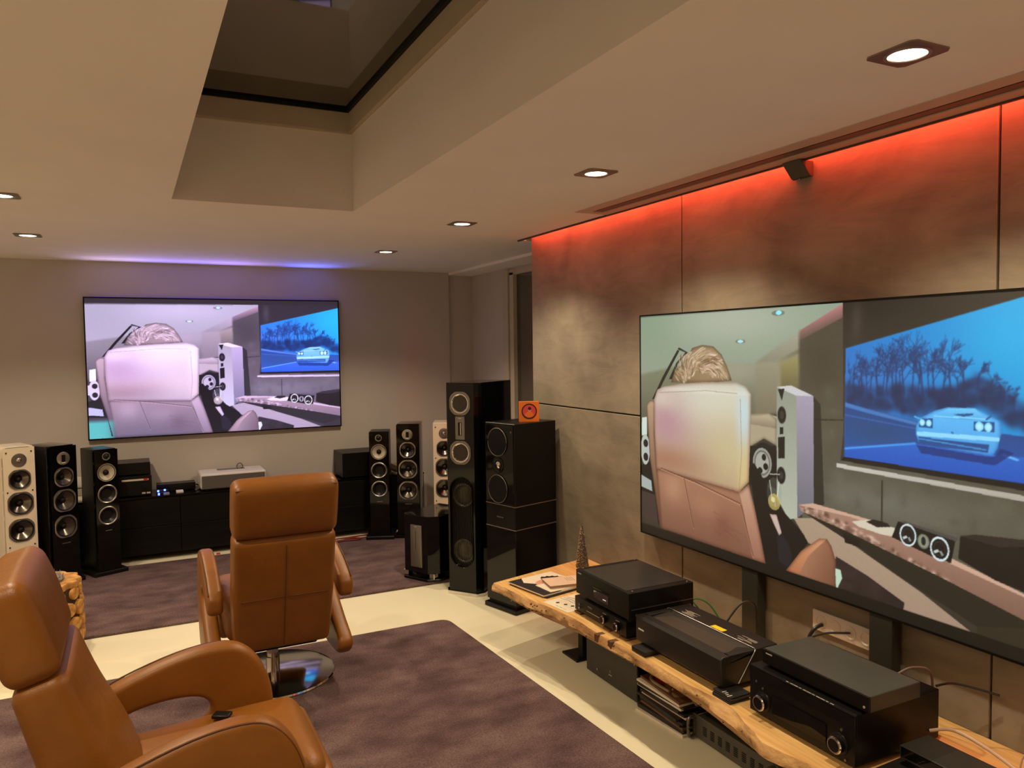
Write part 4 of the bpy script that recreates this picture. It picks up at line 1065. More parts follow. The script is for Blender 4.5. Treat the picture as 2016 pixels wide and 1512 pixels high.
# ------------------------------------------------------------------ black lowboard along the back wall and what stands on it
LF, LT = 6.665, 0.512
lb_ = thing('lowboard', 'long black lowboard floating along the back wall', 'cabinet', (0.85, (LF+YB)/2-0.003, 0.0))
LW = 3.1
MB().box((0, 0.01, 0.28), (LW, YB-LF-0.03, 0.455), bev=0.002, seg=1).build('carcass', m_board, lb_)
MB().box((0, 0, LT-0.009), (LW+0.004, YB-LF-0.008, 0.018), bev=0.002, seg=1).build('top_board', m_gloss, lb_)
n_ = 3
for i in range(n_):
    for z0, z1 in ((0.052, 0.268), (0.272, 0.490)):
        MB().box((-LW/2+LW/n_*(i+0.5), -(YB-LF)/2+0.014, (z0+z1)/2), (LW/n_-0.004, 0.018, z1-z0), bev=0.0015, seg=1).build('drawer_front', m_board, lb_)
MB().box((0, 0.1, 0.026), (LW-0.3, 0.06, 0.052)).build('plinth', m_black, lb_, 0)

def av_box(name, label, cat, w_, d_, h_, loc, mat=None, feet=0.012):
    """hi-fi box: local front at -y"""
    t = thing(name, label, cat, loc)
    MB().box((0, 0, feet+(h_-feet)/2), (w_, d_, h_-feet), bev=0.002, seg=1).build('case', mat or m_satin, t)
    MB().box((0, -d_/2-0.003, feet+(h_-feet)/2), (w_+0.001, 0.008, h_-feet-0.001), bev=0.0015, seg=1).build('front_panel', m_satin, t)
    for x_ in (-w_/2+0.05, w_/2-0.05):
        for y_ in (-d_/2+0.04, d_/2-0.04): MB().cyl((x_, y_, 0), 0.02, feet+0.001, 'z', 16).build('foot', m_black, t)
    return t
t = av_box('av_receiver', 'black AV receiver with white and red label strip on the lowboard', 'amplifier', 0.435, 0.26, 0.165, (-0.085, 6.83, LT))
MB().box((0.10, -0.1375, 0.135), (0.19, 0.002, 0.014)).build('label_strip', m_paper, t, 0)
MB().box((0.175, -0.1385, 0.137), (0.03, 0.002, 0.014)).build('red_mark', m_redplug, t, 0)
MB().cyl((0.165, -0.137, 0.085), 0.022, 0.014, '-y', 24, 0.003).build('knob', m_satin, t)
for x_ in (0.158, 0.192): MB().box((x_, -0.138, 0.028), (0.026, 0.003, 0.012)).build('terminal_mark', m_logo, t, 0)
av_box('disc_player', 'dark flat player on top of the AV receiver on the lowboard', 'player', 0.42, 0.25, 0.105, (-0.085, 6.83, LT+0.1655), M('brown_black_case', (0.03, 0.024, 0.022), 0.4, var=0.1))
t = av_box('network_player', 'slim black media box with blue lights on the lowboard', 'player', 0.29, 0.12, 0.062, (0.315, 6.88, LT), feet=0.006)
MB().cyl((0.105, -0.063, 0.02), 0.005, 0.004, '-y', 12).build('button', m_plate_dark, t)
t = thing('glowing_switch_box', 'small acrylic box glowing blue beside the media box', 'box', (0.205, 6.735, LT))
MB().box((0, 0, 0.018), (0.085, 0.05, 0.036), bev=0.004).build('case', M('smoked_acrylic', (0.01, 0.012, 0.05), 0.1, var=0.1), t)
for x_, z_ in ((-0.028, 0.029), (0.020, 0.034), (-0.024, 0.006), (0.022, 0.008)): MB().lathe([(0.0085, 0.0), (0.007, 0.004), (0.0, 0.006)], (x_, -0.0245, z_), '-y', 14).build('light', m_blue, t)
t = tag(MB().rbox((0, 0, 0.009), (0.055, 0.075, 0.018), 0.005, n=3, k=3).build('small_remote', m_greyplast, loc=(0.335, 6.73, LT)), 'small white remote lying by the blue light on the lowboard', 'remote')
t = tag(MB().rbox((0, 0, 0.008), (0.045, 0.07, 0.016), 0.005, n=3, k=3).build('small_remote', M('grey_remote_shell', lin((120, 118, 130)), 0.4, var=0.05), loc=(0.235, 6.688, LT)), 'grey little remote in front of the blue glowing box', 'remote')

# white short throw projector
t = thing('short_throw_projector', 'light grey short-throw projector under the wall screen', 'projector', (0.745, 6.815, LT))
MB().rbox((0, 0, 0.078), (0.515, 0.30, 0.124), 0.016, n=6, k=4).build('body', m_greyplast, t)
MB().box((0, -0.1505, 0.074), (0.492, 0.006, 0.100), bev=0.002, seg=1).build('front_fabric', m_cloth, t)
MB().box((0, 0, 0.009), (0.44, 0.25, 0.018), bev=0.003, seg=1).build('foot_plinth', m_black, t)
MB().box((0, 0.06, 0.1405), (0.22, 0.09, 0.003), bev=0.001, seg=1).build('lens_window', m_glass, t)
tag(MB().tube([(0.45, 6.90, LT+0.03), (0.475, 6.90, LT+0.028), (0.49, 6.91, LT+0.02), (0.52, 6.93, LT+0.012)], 0.005).build('short_cable', m_blackcable), 'black lead between media box and white projector', 'cable')
tag(MB().tube([(0.80, 6.968, LT+0.10), (0.81, 6.975, LT+0.155), (0.83, 6.978, LT+0.168), (0.85, 6.975, LT+0.155), (0.86, 6.968, LT+0.10), (0.865, 6.97, LT+0.004)], 0.003).build('power_lead', m_blackcable), 'thin dark lead looping up behind the light grey projector', 'cable')

# black box at the right end of the lowboard, papers, more boxes
t = av_box('power_amplifier', 'plain black box with deep side on the lowboard right of the rear recliner', 'amplifier', 0.44, 0.31, 0.225, (1.87, 6.835, LT))
tag(MB().box((0, 0, 0.006), (0.24, 0.20, 0.012), bev=0.001, seg=1).build('catalogue', m_paper, loc=(2.27, 6.80, LT)), 'lowest white catalogue of the pile behind the white tower', 'booklet')
tag(MB().box((0, 0, 0.012), (0.22, 0.19, 0.024), bev=0.001, seg=1).build('catalogue', m_key, loc=(2.26, 6.805, LT+0.0125)), 'brown catalogue in the middle of the pile behind the white tower', 'booklet')
tag(MB().box((0, 0, 0.018), (0.23, 0.18, 0.036), bev=0.001, seg=1).build('catalogue', m_brownpage, loc=(2.27, 6.80, LT+0.037)), 'topmost thick catalogue of the pile behind the white tower', 'booklet')
tag(MB().box((0, 0, 0.007), (0.3, 0.16, 0.014), bev=0.001, seg=1).build('catalogue', m_paper, loc=(-0.45, 6.80, LT)), 'white papers on the lowboard behind the left black tower', 'booklet')
tag(MB().box((0, 0, 0.007), (0.2, 0.12, 0.014), bev=0.001, seg=1).build('catalogue', m_logo, loc=(-0.60, 6.76, LT+0.0145)), 'grey leaflet on the papers behind the left white tower', 'booklet')
t = thing('wall_socket', 'white socket plate on the back wall behind the left towers', 'socket', (-0.385, YB, 0.62))
MB().box((0, -0.005, 0), (0.165, 0.010, 0.085), bev=0.003).build('plate', m_whiteplast, t)
for x_ in (-0.04, 0.04): MB().lathe([(0.026, 0.008), (0.026, 0.012), (0.021, 0.012), (0.020, 0.0105), (0, 0.0105)], (x_, 0, 0), '-y', 24).build('outlet', m_whiteplast, t)
# red speaker cables on the floor
for pts, lb in (([(1.50, 6.42, 0.024), (1.58, 6.44, 0.024), (1.66, 6.44, 0.024), (1.72, 6.43, 0.024), (1.735, 6.47, 0.024), (1.70, 6.49, 0.024), (1.64, 6.48, 0.028), (1.57, 6.49, 0.036), (1.5, 6.505, 0.024)], 'dark red cable looping on the rug right of the rear recliner'),
                ([(1.60, 6.600, 0.008), (1.68, 6.605, 0.008), (1.78, 6.615, 0.008), (1.90, 6.61, 0.008)], 'red cable running along the floor under the lowboard')):
    tag(MB().tube(pts, 0.006).build('speaker_cable', m_redcable), lb, 'cable')
tag(MB().rbox((0, 0, 0.008), (0.03, 0.012, 0.016), 0.004, n=2, k=2).build('cable_end', m_redplug, loc=(0.60, 6.60, 0.0)), 'tiny red plug lying on the floor in front of the lowboard', 'plug')

# ------------------------------------------------------------------ log stool with fur
st = thing('log_stool', 'round side stool built of stacked log ends, behind the front recliner', 'stool', (-0.475, 4.77, 0))
MB().lathe([(0.185, 0.02), (0.195, 0.2), (0.19, 0.40)], n=32).build('core', m_logbark, st)
lmesh = None; row_h = 0.079
for k in range(5):
    for i in range(13):
        a = 2*math.pi*(i+0.5*(k % 2)+random.uniform(-.12, .12))/13; z_ = 0.052+k*row_h+random.uniform(-.006, .006)
        if lmesh is None:
            lo_ = MB().lathe([(0.043, -0.05), (0.044, 0.0), (0.041, 0.006), (0.02, 0.008), (0, 0.008)], (0, 0, 0), 'x', 14).build('log', m_log, st); lmesh = lo_.data
        else:
            lo_ = bpy.data.objects.new('log', lmesh); COL.objects.link(lo_); lo_.parent = st
        r_ = 0.208*(1-0.05*((k-2)/2)**2); s_ = random.uniform(.76, .97)
        lo_.location = (r_*math.cos(a), r_*math.sin(a), z_); lo_.rotation_euler = (random.uniform(0, 6), 0, a); lo_.scale = (1, s_, s_*random.uniform(.92, 1.12))
P = [((0.197+0.011*math.sin(i*13/48*2*math.pi+1)+random.uniform(-.003, .003))*math.cos(2*math.pi*i/48), (0.197+0.011*math.sin(i*13/48*2*math.pi+1))*math.sin(2*math.pi*i/48)) for i in range(48)]
MB().prism(P, 'xy', 0.395, 0.432, bev=0.008).build('top', m_log, st)
mb = MB(); mb.lathe([(0.135, 0.433), (0.14, 0.443), (0.11, 0.452), (0, 0.455)], n=32)
for i in range(1500):
    a, rr = random.uniform(0, 6.283), 0.138*math.sqrt(random.random()); b0 = Vector((rr*math.cos(a), rr*math.sin(a), 0.447))
    d_ = Vector((random.uniform(-1, 1)+math.cos(a)*.5, random.uniform(-1, 1)+math.sin(a)*.5, random.uniform(.35, 1))).normalized()*random.uniform(.018, .032)
    s_ = Vector((-d_.y, d_.x, 0)); s_ = (s_.normalized() if s_.length > 1e-6 else Vector((1, 0, 0)))*0.0016
    vv = [mb.bm.verts.new(b0-s_), mb.bm.verts.new(b0+s_), mb.bm.verts.new(b0+d_+Vector((0, 0, -.003)))]; mb.bm.faces.new(vv)
f = mb.build('fur_pad', m_fur); f.location = (-0.49, 4.755, 0.0); tag(f, 'shaggy grey fur pad on the log stool', 'seat pad')

# ------------------------------------------------------------------ live-edge bench along the concrete wall
BT, BB = 0.36, 0.288
st_top = [(3.78, 1.752), (3.62, 1.775), (3.40, 1.803), (3.23, 1.838), (3.07, 1.853), (2.855, 1.848), (2.735, 1.860), (2.58, 1.862), (2.447, 1.868), (2.30, 1.862), (2.186, 1.878), (2.06, 1.880), (1.94, 1.838), (1.89, 1.824), (1.82, 1.795), (1.75, 1.806), (1.64, 1.835), (1.4, 1.85), (1.1, 1.86), (0.7, 1.88), (0.3, 1.87)]
st_bot = [(3.78, 1.80), (3.62, 1.80), (3.40, 1.815), (3.23, 1.845), (3.07, 1.865), (2.845, 1.874), (2.634, 1.887), (2.395, 1.890), (2.259, 1.883), (2.132, 1.868), (2.018, 1.850), (1.902, 1.830), (1.831, 1.833), (1.779, 1.834), (1.6, 1.85), (1.2, 1.86), (0.7, 1.88), (0.3, 1.87)]
bench = thing('live_edge_bench', 'long floating oak slab with live edge below the right screen', 'bench', (0, 0, 0))
def interp(tab, y):
    ys_ = [a for a, _ in tab][::-1]; xs_ = [b for _, b in tab][::-1]
    return float(np.interp(y, ys_, xs_))
rg = random.Random(5)
yy = np.linspace(3.78, 0.3, 170); rows = []
for y_ in yy:
    xt, xb = interp(st_top, y_), interp(st_bot, y_)
    end = max(0.0, 1-(3.78-y_)/0.5)
    wob = lambda a: 0.003*math.sin(y_*19+a)+0.002*math.sin(y_*57+a*2)+rg.uniform(-.0022, .0022)
    pts = [(WX-0.002, BT), (xt+0.5*wob(0), BT), (xt-0.010+wob(1.0), BT-0.014), (min(xt, xb)-0.014+wob(2.2), (BT*0.5+BB*0.5)), (xb-0.004+wob(3), BB+0.014), (xb+0.008, BB), (WX-0.002, BB)]
    rows.append([(x_, y_+end*0.26*(x_-1.76), z_) for x_, z_ in pts])
def strip(cols, mat, name):
    mb = MB(); g = [[mb.bm.verts.new(r_[c_]) for c_ in cols] for r_ in rows]
    for i in range(len(g)-1):
        for j in range(len(cols)-1): mb.bm.faces.new((g[i][j], g[i][j+1], g[i+1][j+1], g[i+1][j]))
    if name == 'live_edge':
        pass
    bmesh.ops.recalc_face_normals(mb.bm, faces=list(mb.bm.faces))
    return mb.build(name, mat, bench, 50)
strip((0, 1), m_wood_top, 'top_face'); strip((1, 2, 3, 4, 5), m_bark, 'live_edge'); strip((5, 6), m_bark, 'underside')
mb = MB(); mb.bm.faces.new([mb.bm.verts.new(p) for p in rows[0]]); mb.build('end_face', m_bark, bench, 0)
mb = MB(); mb.bm.faces.new([mb.bm.verts.new(p) for p in reversed(rows[-1])]); mb.build('end_face', m_bark, bench, 0)
for y_ in (2.872, 2.775):
    x_ = interp(st_top, y_); MB().box((x_+0.006, y_, BT-0.0160), (0.044, 0.028, 0.0332), bev=0.001, seg=1).build('wood_key', m_key, bench)
for y_ in (3.42, 2.555, 1.2):
    MB().box((2.435, y_, 0.144), (0.045, 0.03, 0.288), bev=0.002, seg=1).build('bracket', m_black, bench)
lg_ = MB().box((2.10, 3.42, 0.150), (0.03, 0.045, 0.276), bev=0.002, seg=1).build('leg', m_black, bench)
MB().box((2.09, 3.46, 0.006), (0.10, 0.15, 0.012), bev=0.002, seg=1).build('foot_plate', m_satin, lg_)
for i in range(34):                                   # knots and worm holes of the live edge
    y_ = rg.uniform(3.7, 1.75) if i > 14 else rg.uniform(3.72, 3.25); x_ = min(interp(st_top, y_), interp(st_bot, y_))-0.012
    r_ = rg.uniform(.0018, .0045); MB().lathe([(r_, -0.006), (r_, 0.001), (r_*.5, 0.003), (0, 0.003)], (x_, y_+max(0, 1-(3.78-y_)/0.5)*0.26*(x_-1.76), rg.uniform(BB+.02, BT-.012)), '-x', 8).build('knot', m_key, bench, 60)

FR = R(-90)                                           # devices on the bench look at -x
def on_bench(t, y_, x_front, d_, z=BT): t.location = (x_front+d_/2, y_, z); t.rotation_euler = (0, 0, FR); return t
# stereo amplifier with silver knobs
t = av_box('stereo_amplifier', 'black stereo amplifier with two round knobs below the disc player on the bench', 'amplifier', 0.43, 0.33, 0.082, (0, 0, 0), feet=0.014); on_bench(t, 2.955, 1.912, 0.33, BT+0.001)
for x_, r_ in ((0.045, 0.017), (0.150, 0.018)):
    k = MB().lathe([(r_, 0.0), (r_, 0.016), (r_*.9, 0.019), (0, 0.019)], (x_, -0.172, 0.044), '-y', 28).build('knob', m_satin, t, 40)
    MB().lathe([(r_*1.02, 0.012), (r_*1.05, 0.016), (r_*.9, 0.0195), (r_*.8, 0.0195)], (x_, -0.172, 0.044), '-y', 28).build('knob_ring', m_chrome, k, 40)
for z_ in (0.052, 0.036): MB().cyl((-0.165, -0.172, z_), 0.005, 0.010, '-y', 14, 0.001).build('toggle', m_chrome, t)
MB().box((-0.055, -0.1725, 0.036), (0.11, 0.001, 0.0025)).build('print_line', m_logo, t, 0)
for a_ in (0, 1): MB().tube([(-0.098+a_*0.016, -0.1725, 0.057), (-0.090+a_*0.016, -0.1725, 0.063), (-0.084+a_*0.016, -0.1725, 0.055), (-0.078+a_*0.016, -0.1725, 0.062)], 0.0009, n=5).build('emblem', m_logo, t)
for x_ in (0.045, 0.150): MB().box((x_, -0.1725, 0.069), (0.028, 0.001, 0.002)).build('print_line', m_logo, t, 0)
for x_ in (-0.19, 0.06, 0.19): MB().box((x_, -0.12, 0.004), (0.055, 0.11, 0.008), bev=0.001, seg=1).build('wood_pad', m_key, t)
# disc player on top
t = av_box('disc_player', 'tall black disc player with screw-headed lid, stacked on the stereo amplifier', 'player', 0.435, 0.345, 0.14, (0, 0, 0), feet=0.024); on_bench(t, 2.915, 1.897, 0.345, BT+0.0845)
MB().box((0.0, 0, 0.1405), (0.36, 0.335, 0.003), bev=0.001, seg=1).build('lid', M('graphite_lid', (0.028, 0.026, 0.025), 0.28, var=0.1), t)
for x_ in (-0.20, 0.20):
    for y_ in (-0.15, 0.15): MB().lathe([(0.005, 0.139), (0.005, 0.1435), (0.003, 0.1445), (0, 0.1445)], (x_, y_, 0), 'z', 14).build('screw', m_chrome, t)
MB().box((0.0, -0.1805, 0.062), (0.12, 0.002, 0.038), bev=0.0008, seg=1).build('display', m_glass, t)
MB().box((0.0, -0.1805, 0.093), (0.13, 0.003, 0.006), bev=0.0008, seg=1).build('disc_tray', m_gloss, t)
MB().box((0.03, -0.1818, 0.058), (0.024, 0.001, 0.003)).build('display_digits', EM('dim_white_digits', (0.7, 0.75, 0.8), 0.6), t, 0)
MB().box((-0.185, -0.1805, 0.125), (0.03, 0.001, 0.004)).build('badge', m_logo, t, 0)
MB().box((0.2185, 0, 0.066), (0.003, 0.335, 0.003)).build('side_groove', m_plate_dark, t, 0)
for y_ in (-0.14, 0.15): MB().lathe([(0.006, 0.217), (0.006, 0.220), (0, 0.2205)], (0, y_, 0.04), 'x', 14).build('screw', m_plate_dark, t)
# big projector
t = thing('laser_projector', 'black wedge-shaped laser projector with yellow sticker on the bench', 'projector'); on_bench(t, 2.405, 1.905, 0.30, BT+0.026)
pw, pd, ph = 0.53, 0.30, 0.116
prof = [(-pd/2+0.02, 0.012), (-pd/2, 0.045), (-pd/2, ph-0.012), (-pd/2+0.012, ph), (-pd/2+0.165, ph+0.004), (-pd/2+0.085, 0.012)]
def xprism(prof_, x0, x1, bev): return MB().prism(prof_, 'yz', x0, x1, bev=bev, seg=3)
front = xprism([(-pd/2+0.012, 0.0), (-pd/2, 0.012), (-pd/2, ph-0.010), (-pd/2+0.010, ph), (-pd/2+0.045, ph), (-pd/2+0.045, ph-0.022), (-pd/2+0.150, ph-0.010), (-pd/2+0.165, ph), (-pd/2+0.170, ph), (-pd/2+0.085, 0.0)], -pw/2, pw/2, 0.006).build('front_shell', m_projdark, t, 35)
for sx in (-1, 1):
    MB().prism([(-pd/2+0.040, ph-0.024), (-pd/2+0.040, ph+0.0), (-pd/2+0.168, ph+0.0), (-pd/2+0.155, ph-0.012)], 'yz', sx*(pw/2-0.001), sx*(pw/2-0.035), bev=0.003).build('end_wall', m_projdark, t, 35)
MB().prism([(-pw/2+0.036, -pd/2+0.046), (pw/2-0.036, -pd/2+0.046), (pw/2-0.075, -pd/2+0.148), (-pw/2+0.075, -pd/2+0.148)], 'xy', ph-0.014, ph-0.010).build('light_recess', m_projrec, t, 0)
for sx in (-1, 1):
    mb = MB(); v_ = [(sx*(pw/2-0.036), -pd/2+0.046, ph-0.010), (sx*(pw/2-0.036), -pd/2+0.155, ph-0.001), (sx*(pw/2-0.075), -pd/2+0.148, ph-0.010)]
    v2 = [(a, b, c_-0.004) for a, b, c_ in v_]; mb.add((v_+v2, [(0, 1, 2), (5, 4, 3), (0, 3, 4, 1), (1, 4, 5, 2), (2, 5, 3, 0)])); mb.build('recess_facet', m_projdark, t, 0)
rear = xprism([(-pd/2+0.090, 0.0), (-pd/2+0.174, ph+0.002), (pd/2-0.02, ph+0.002), (pd/2, ph-0.015), (pd/2, 0.0)], -pw/2+0.002, pw/2-0.002, 0.005).build('rear_shell', m_projdark, t, 35)
for sx in (-1, 1): MB().tube([(sx*(pw/2+0.001), -pd/2+0.084, 0.004), (sx*(pw/2+0.001), -pd/2+0.150, ph*0.80), (sx*(pw/2-0.002), -pd/2+0.168, ph-0.002), (sx*(pw/2-0.012), -pd/2+0.172, ph+0.002)], 0.0022, n=6).build('silver_edge', m_steel, t, 60)
MB().tube([(-pw/2+0.012, -pd/2+0.172, ph+0.002), (pw/2-0.012, -pd/2+0.172, ph+0.002)], 0.0022, n=6, sub=2).build('silver_edge', m_steel, t, 60)
MB().box((0.035, -pd/2+0.192, ph+0.0032), (0.07, 0.028, 0.0012)).build('yellow_sticker', m_yellow, t, 0)
for k in range(7):
    for x0 in (-0.17, 0.175):
        MB().box((x0+random.uniform(-.03, .03), -pd/2+0.186+0.006*k, ph+0.0030), (random.uniform(.03, .085), 0.0018, 0.0008)).build('print_line', m_logo, t, 0)
MB().box((-0.225, -pd/2-0.0006, 0.062), (0.038, 0.0015, 0.006)).build('badge', m_whiteplast, t, 0)
for k in range(9):
    MB().box((pw/2-0.0015, -pd/2+0.15+k*0.014, 0.04), (0.002, 0.005, 0.055)).build('vent_slot', m_black, t, 0)
MB().box((0, -0.02, -0.004), (pw-0.06, pd-0.12, 0.010)).build('foot_plinth', m_black, t, 0)
# slate coasters under its feet
for x_, y_, nn, lbs in ((1.915, 2.60, 2, 'far front corner'), (1.935, 2.115, 4, 'near front corner')):
    for k in range(nn):
        hh = 0.0245/nn
        o = MB().box((0, 0, hh/2), (0.095, 0.095, hh-0.0004), bev=0.001, seg=1).build('slate_coaster', m_slate, loc=(x_+random.uniform(-.003, .003), y_+random.uniform(-.006, .006), BT+k*hh)); o.rotation_euler = (0, 0, random.uniform(-.06, .06))
        word = {0: 'lowest', nn-1: 'topmost'}.get(k, ['', 'second', 'third'][min(k, 2)])
        tag(o, '%s dark slate coaster of the stack under the projector\'s %s' % (word, lbs), 'coaster', 'slate coasters under the projector')
        if k == nn-1 and nn == 4:
            for q in range(4): MB().box((-0.035+random.uniform(-.006, .006), -0.033+q*0.012, hh+0.0002), (0.012+random.uniform(0, .012), 0.005, 0.0004)).build('print_line', m_logo, o, 0)
# AV receiver and slim player
t = av_box('av_receiver', 'big black AV receiver with two large knobs at the near end of the bench', 'amplifier', 0.435, 0.38, 0.175, (0, 0, 0), feet=0.014); on_bench(t, 1.778, 1.915, 0.38, BT+0.001)
for x_ in (-0.155, 0.160):
    k = MB().lathe([(0.034, 0.0), (0.033, 0.003), (0.026, 0.006), (0.026, 0.022), (0.023, 0.025), (0, 0.025)], (x_, -0.197, 0.064), '-y', 36).build('volume_knob', m_satin, t, 40)
    MB().lathe([(0.0255, 0.019), (0.0268, 0.022), (0.0235, 0.0258), (0.020, 0.0258)], (x_, -0.197, 0.064), '-y', 36).build('knob_ring', m_chrome, k, 40)
MB().box((0.0, -0.1985, 0.072), (0.225, 0.004, 0.066), bev=0.001, seg=1).build('flap', m_gloss, t)
MB().box((0, -0.197, 0.150), (0.436, 0.004, 0.036), bev=0.001, seg=1).build('display_band', m_gloss, t)
for k in range(11): MB().box((-0.05+k*0.018, -0.1945, 0.1745), (0.010+0.004*(k % 3), 0.003, 0.0012)).build('print_line', m_logo, t, 0)
for x_, z_ in ((-0.185, 0.125), (-0.155, 0.110), (0.17, 0.112), (0.185, 0.024)): MB().cyl((x_, -0.197, z_), 0.004, 0.004, '-y', 12).build('button', m_plate_dark, t)
t = av_box('slim_player', 'slim black disc player lying on the big AV receiver', 'player', 0.43, 0.225, 0.058, (0, 0, 0), M('sheen_lid', (0.055, 0.058, 0.05), 0.36, var=0.08), feet=0.008); on_bench(t, 1.752, 1.945, 0.225, BT+0.177)
MB().box((-0.185, -0.1200, 0.046), (0.028, 0.001, 0.004)).build('badge', m_logo, t, 0)
MB().cyl((0.198, -0.119, 0.022), 0.004, 0.002, '-y', 12).build('button', m_logo, t)

# records, book and leaflet at the far end of the bench
def record(label, loc, rz, cover, size=0.305, thick=0.006):
    t = thing('record_sleeve', label, 'record', loc, rz)
    MB().box((0, 0, thick/2), (size, size, thick), bev=0.0008, seg=1).build('sleeve', cover, t)
    return t
record('dark lower record sleeve under the portrait sleeve on the bench', (1.995, 3.585, BT+0.001), R(102), m_ink, thick=0.008)
t = record('record sleeve with a dark-haired portrait, lying at the far end of the bench', (1.985, 3.59, BT+0.0095), R(101), m_paper, thick=0.007)
MB().prism([(-0.152, 0.03), (-0.05, 0.06), (0.02, 0.055), (0.08, 0.10), (0.152, 0.06), (0.152, 0.152), (-0.152, 0.152)], 'xy', 0.007, 0.0074).build('coat_print', m_ink, t, 0)
MB().prism([(0.01+0.055*math.cos(a*math.pi/10), -0.02+0.085*math.sin(a*math.pi/10)) for a in range(20)], 'xy', 0.007, 0.0076).build('face_print', m_skin, t, 0)
hp = [(0.01+(0.085+0.012*(i % 2))*math.cos(math.pi+math.pi*i/22), -0.03+(0.10+0.014*(i % 2))*math.sin(math.pi+math.pi*i/22)) for i in range(23)]+[(0.062, -0.01), (0.05, -0.07), (0.0, -0.095), (-0.04, -0.06), (-0.048, 0.0)]
MB().prism(hp, 'xy', 0.007, 0.0078).build('hair_print', m_ink, t, 0)
t = thing('card', 'open white folded card on the portrait record sleeve', 'card', (2.015, 3.515, BT+0.0175), R(96))
MB().box((0, 0, 0.0015), (0.14, 0.21, 0.003), bev=0.0005, seg=1).build('sheet', m_paper, t)
t = thing('book', 'small blush-coloured book resting on the record sleeve', 'book', (2.045, 3.525, BT+0.0210), R(80))
MB().box((0, 0, 0.0085), (0.138, 0.19, 0.013)).build('pages', m_brownpage, t, 0)
MB().box((0, 0, 0.016), (0.142, 0.195, 0.002), bev=0.0005, seg=1).build('cover', m_pinkpaper, t); MB().box((0, 0, 0.001), (0.142, 0.195, 0.002), bev=0.0005, seg=1).build('cover', m_pinkpaper, t)
for k in range(4): MB().box((0.015, -0.06+k*0.012, 0.0172), (0.07-0.01*(k % 2), 0.002, 0.0006)).build('text_line', m_plate_dark, t, 0)
t = thing('leaflet', 'white printed leaflet with dark drawings half under the stereo amplifier', 'leaflet', (1.955, 3.285, BT), R(8))
MB().box((0, 0, 0.0008), (0.21, 0.20, 0.0014)).build('sheet', m_paper, t, 0)
for x_, y_ in ((-0.055, 0.045), (-0.04, 0.0), (-0.028, -0.04)):
    MB().prism([(x_-0.012, y_), (x_, y_+0.011), (x_+0.013, y_+0.002), (x_+0.002, y_-0.012)], 'xy', 0.0015, 0.0019).build('drawing', m_ink, t, 0)
for k in range(3): MB().tube([(0.0+k*0.02, 0.09, 0.0017), (0.01+k*0.02, 0.04, 0.0017), (0.005+k*0.02, 0.0, 0.0017), (0.02+k*0.02, -0.05, 0.0017)], 0.0010, n=5).build('drawing', m_key, t)
for k in range(3): MB().box((-0.085, -0.05+k*0.03, 0.0016), (0.002, 0.022, 0.0004)).build('text_line', m_ink, t, 0)

# beaded ornament tree
t = thing('ornament_tree', 'slender silver beaded cone tree behind the disc player', 'ornament', (2.335, 3.80, BT))
MB().lathe([(0.036, 0.0), (0.034, 0.012), (0.003, 0.262), (0, 0.266)], n=24).build('core', M('ornament_core', (0.06, 0.05, 0.04), 0.5, var=0.3, scale=90), t)
mb = MB(); rg2 = random.Random(9)
for i in range(760):
    h_ = 1-math.sqrt(rg2.random()); z_ = 0.004+h_*0.255; rr = 0.036*(1-h_*0.94)+0.002; a = rg2.uniform(0, 6.283); s_ = rg2.uniform(.0022, .0038); c_ = Vector((rr*math.cos(a), rr*math.sin(a), z_))
    vv = [c_+Vector(d_)*s_ for d_ in ((1, 0, 0), (-1, 0, 0), (0, 1, 0), (0, -1, 0), (0, 0, 1), (0, 0, -1))]
    mb.add((vv, [(0, 2, 4), (2, 1, 4), (1, 3, 4), (3, 0, 4), (2, 0, 5), (1, 2, 5), (3, 1, 5), (0, 3, 5)]))
o = mb.build('beads', m_bead, t, 0); o['kind'] = 'stuff'

# items at the near end of the bench
t = thing('phono_box', 'dark flat box at the picture\'s lower right corner on the bench', 'box', (2.125, 1.375, BT+0.028), 0)
MB().box((0, 0, 0.02), (0.13, 0.30, 0.04), bev=0.002, seg=1).build('case', M('olive_black_case', (0.035, 0.034, 0.028), 0.45, var=0.1), t)
MB().box((-0.0655, 0, 0.022), (0.003, 0.29, 0.03), bev=0.001, seg=1).build('front_panel', m_gloss, t)
MB().box((0, 0, -0.013), (0.11, 0.27, 0.026)).build('foot_plinth', m_black, t, 0)
t = record('record sleeve with dark cloud print beside the big receiver', (1.975, 1.395, BT+0.0005), R(2), m_ink, 0.30, 0.006)
t.location.x = 1.965
MB().prism([(-0.03, 0.05), (0.0, 0.09), (0.06, 0.10), (0.10, 0.09), (0.09, 0.06), (0.11, 0.03), (0.05, 0.04), (0.0, 0.03)], 'xy', 0.006, 0.0064).build('cloud_print', m_pinkpaper, t, 0)
for k in range(5): MB().box((0.02+k*0.014, 0.105, 0.0063), (0.010, 0.005, 0.0006)).build('title_mark', m_paper, t, 0)
MB().box((0.06, 0.0, 0.0062), (0.02, 0.014, 0.0005)).build('cyan_print', M('cyan_print', lin((60, 160, 170)), 0.5, var=0.05), t, 0)

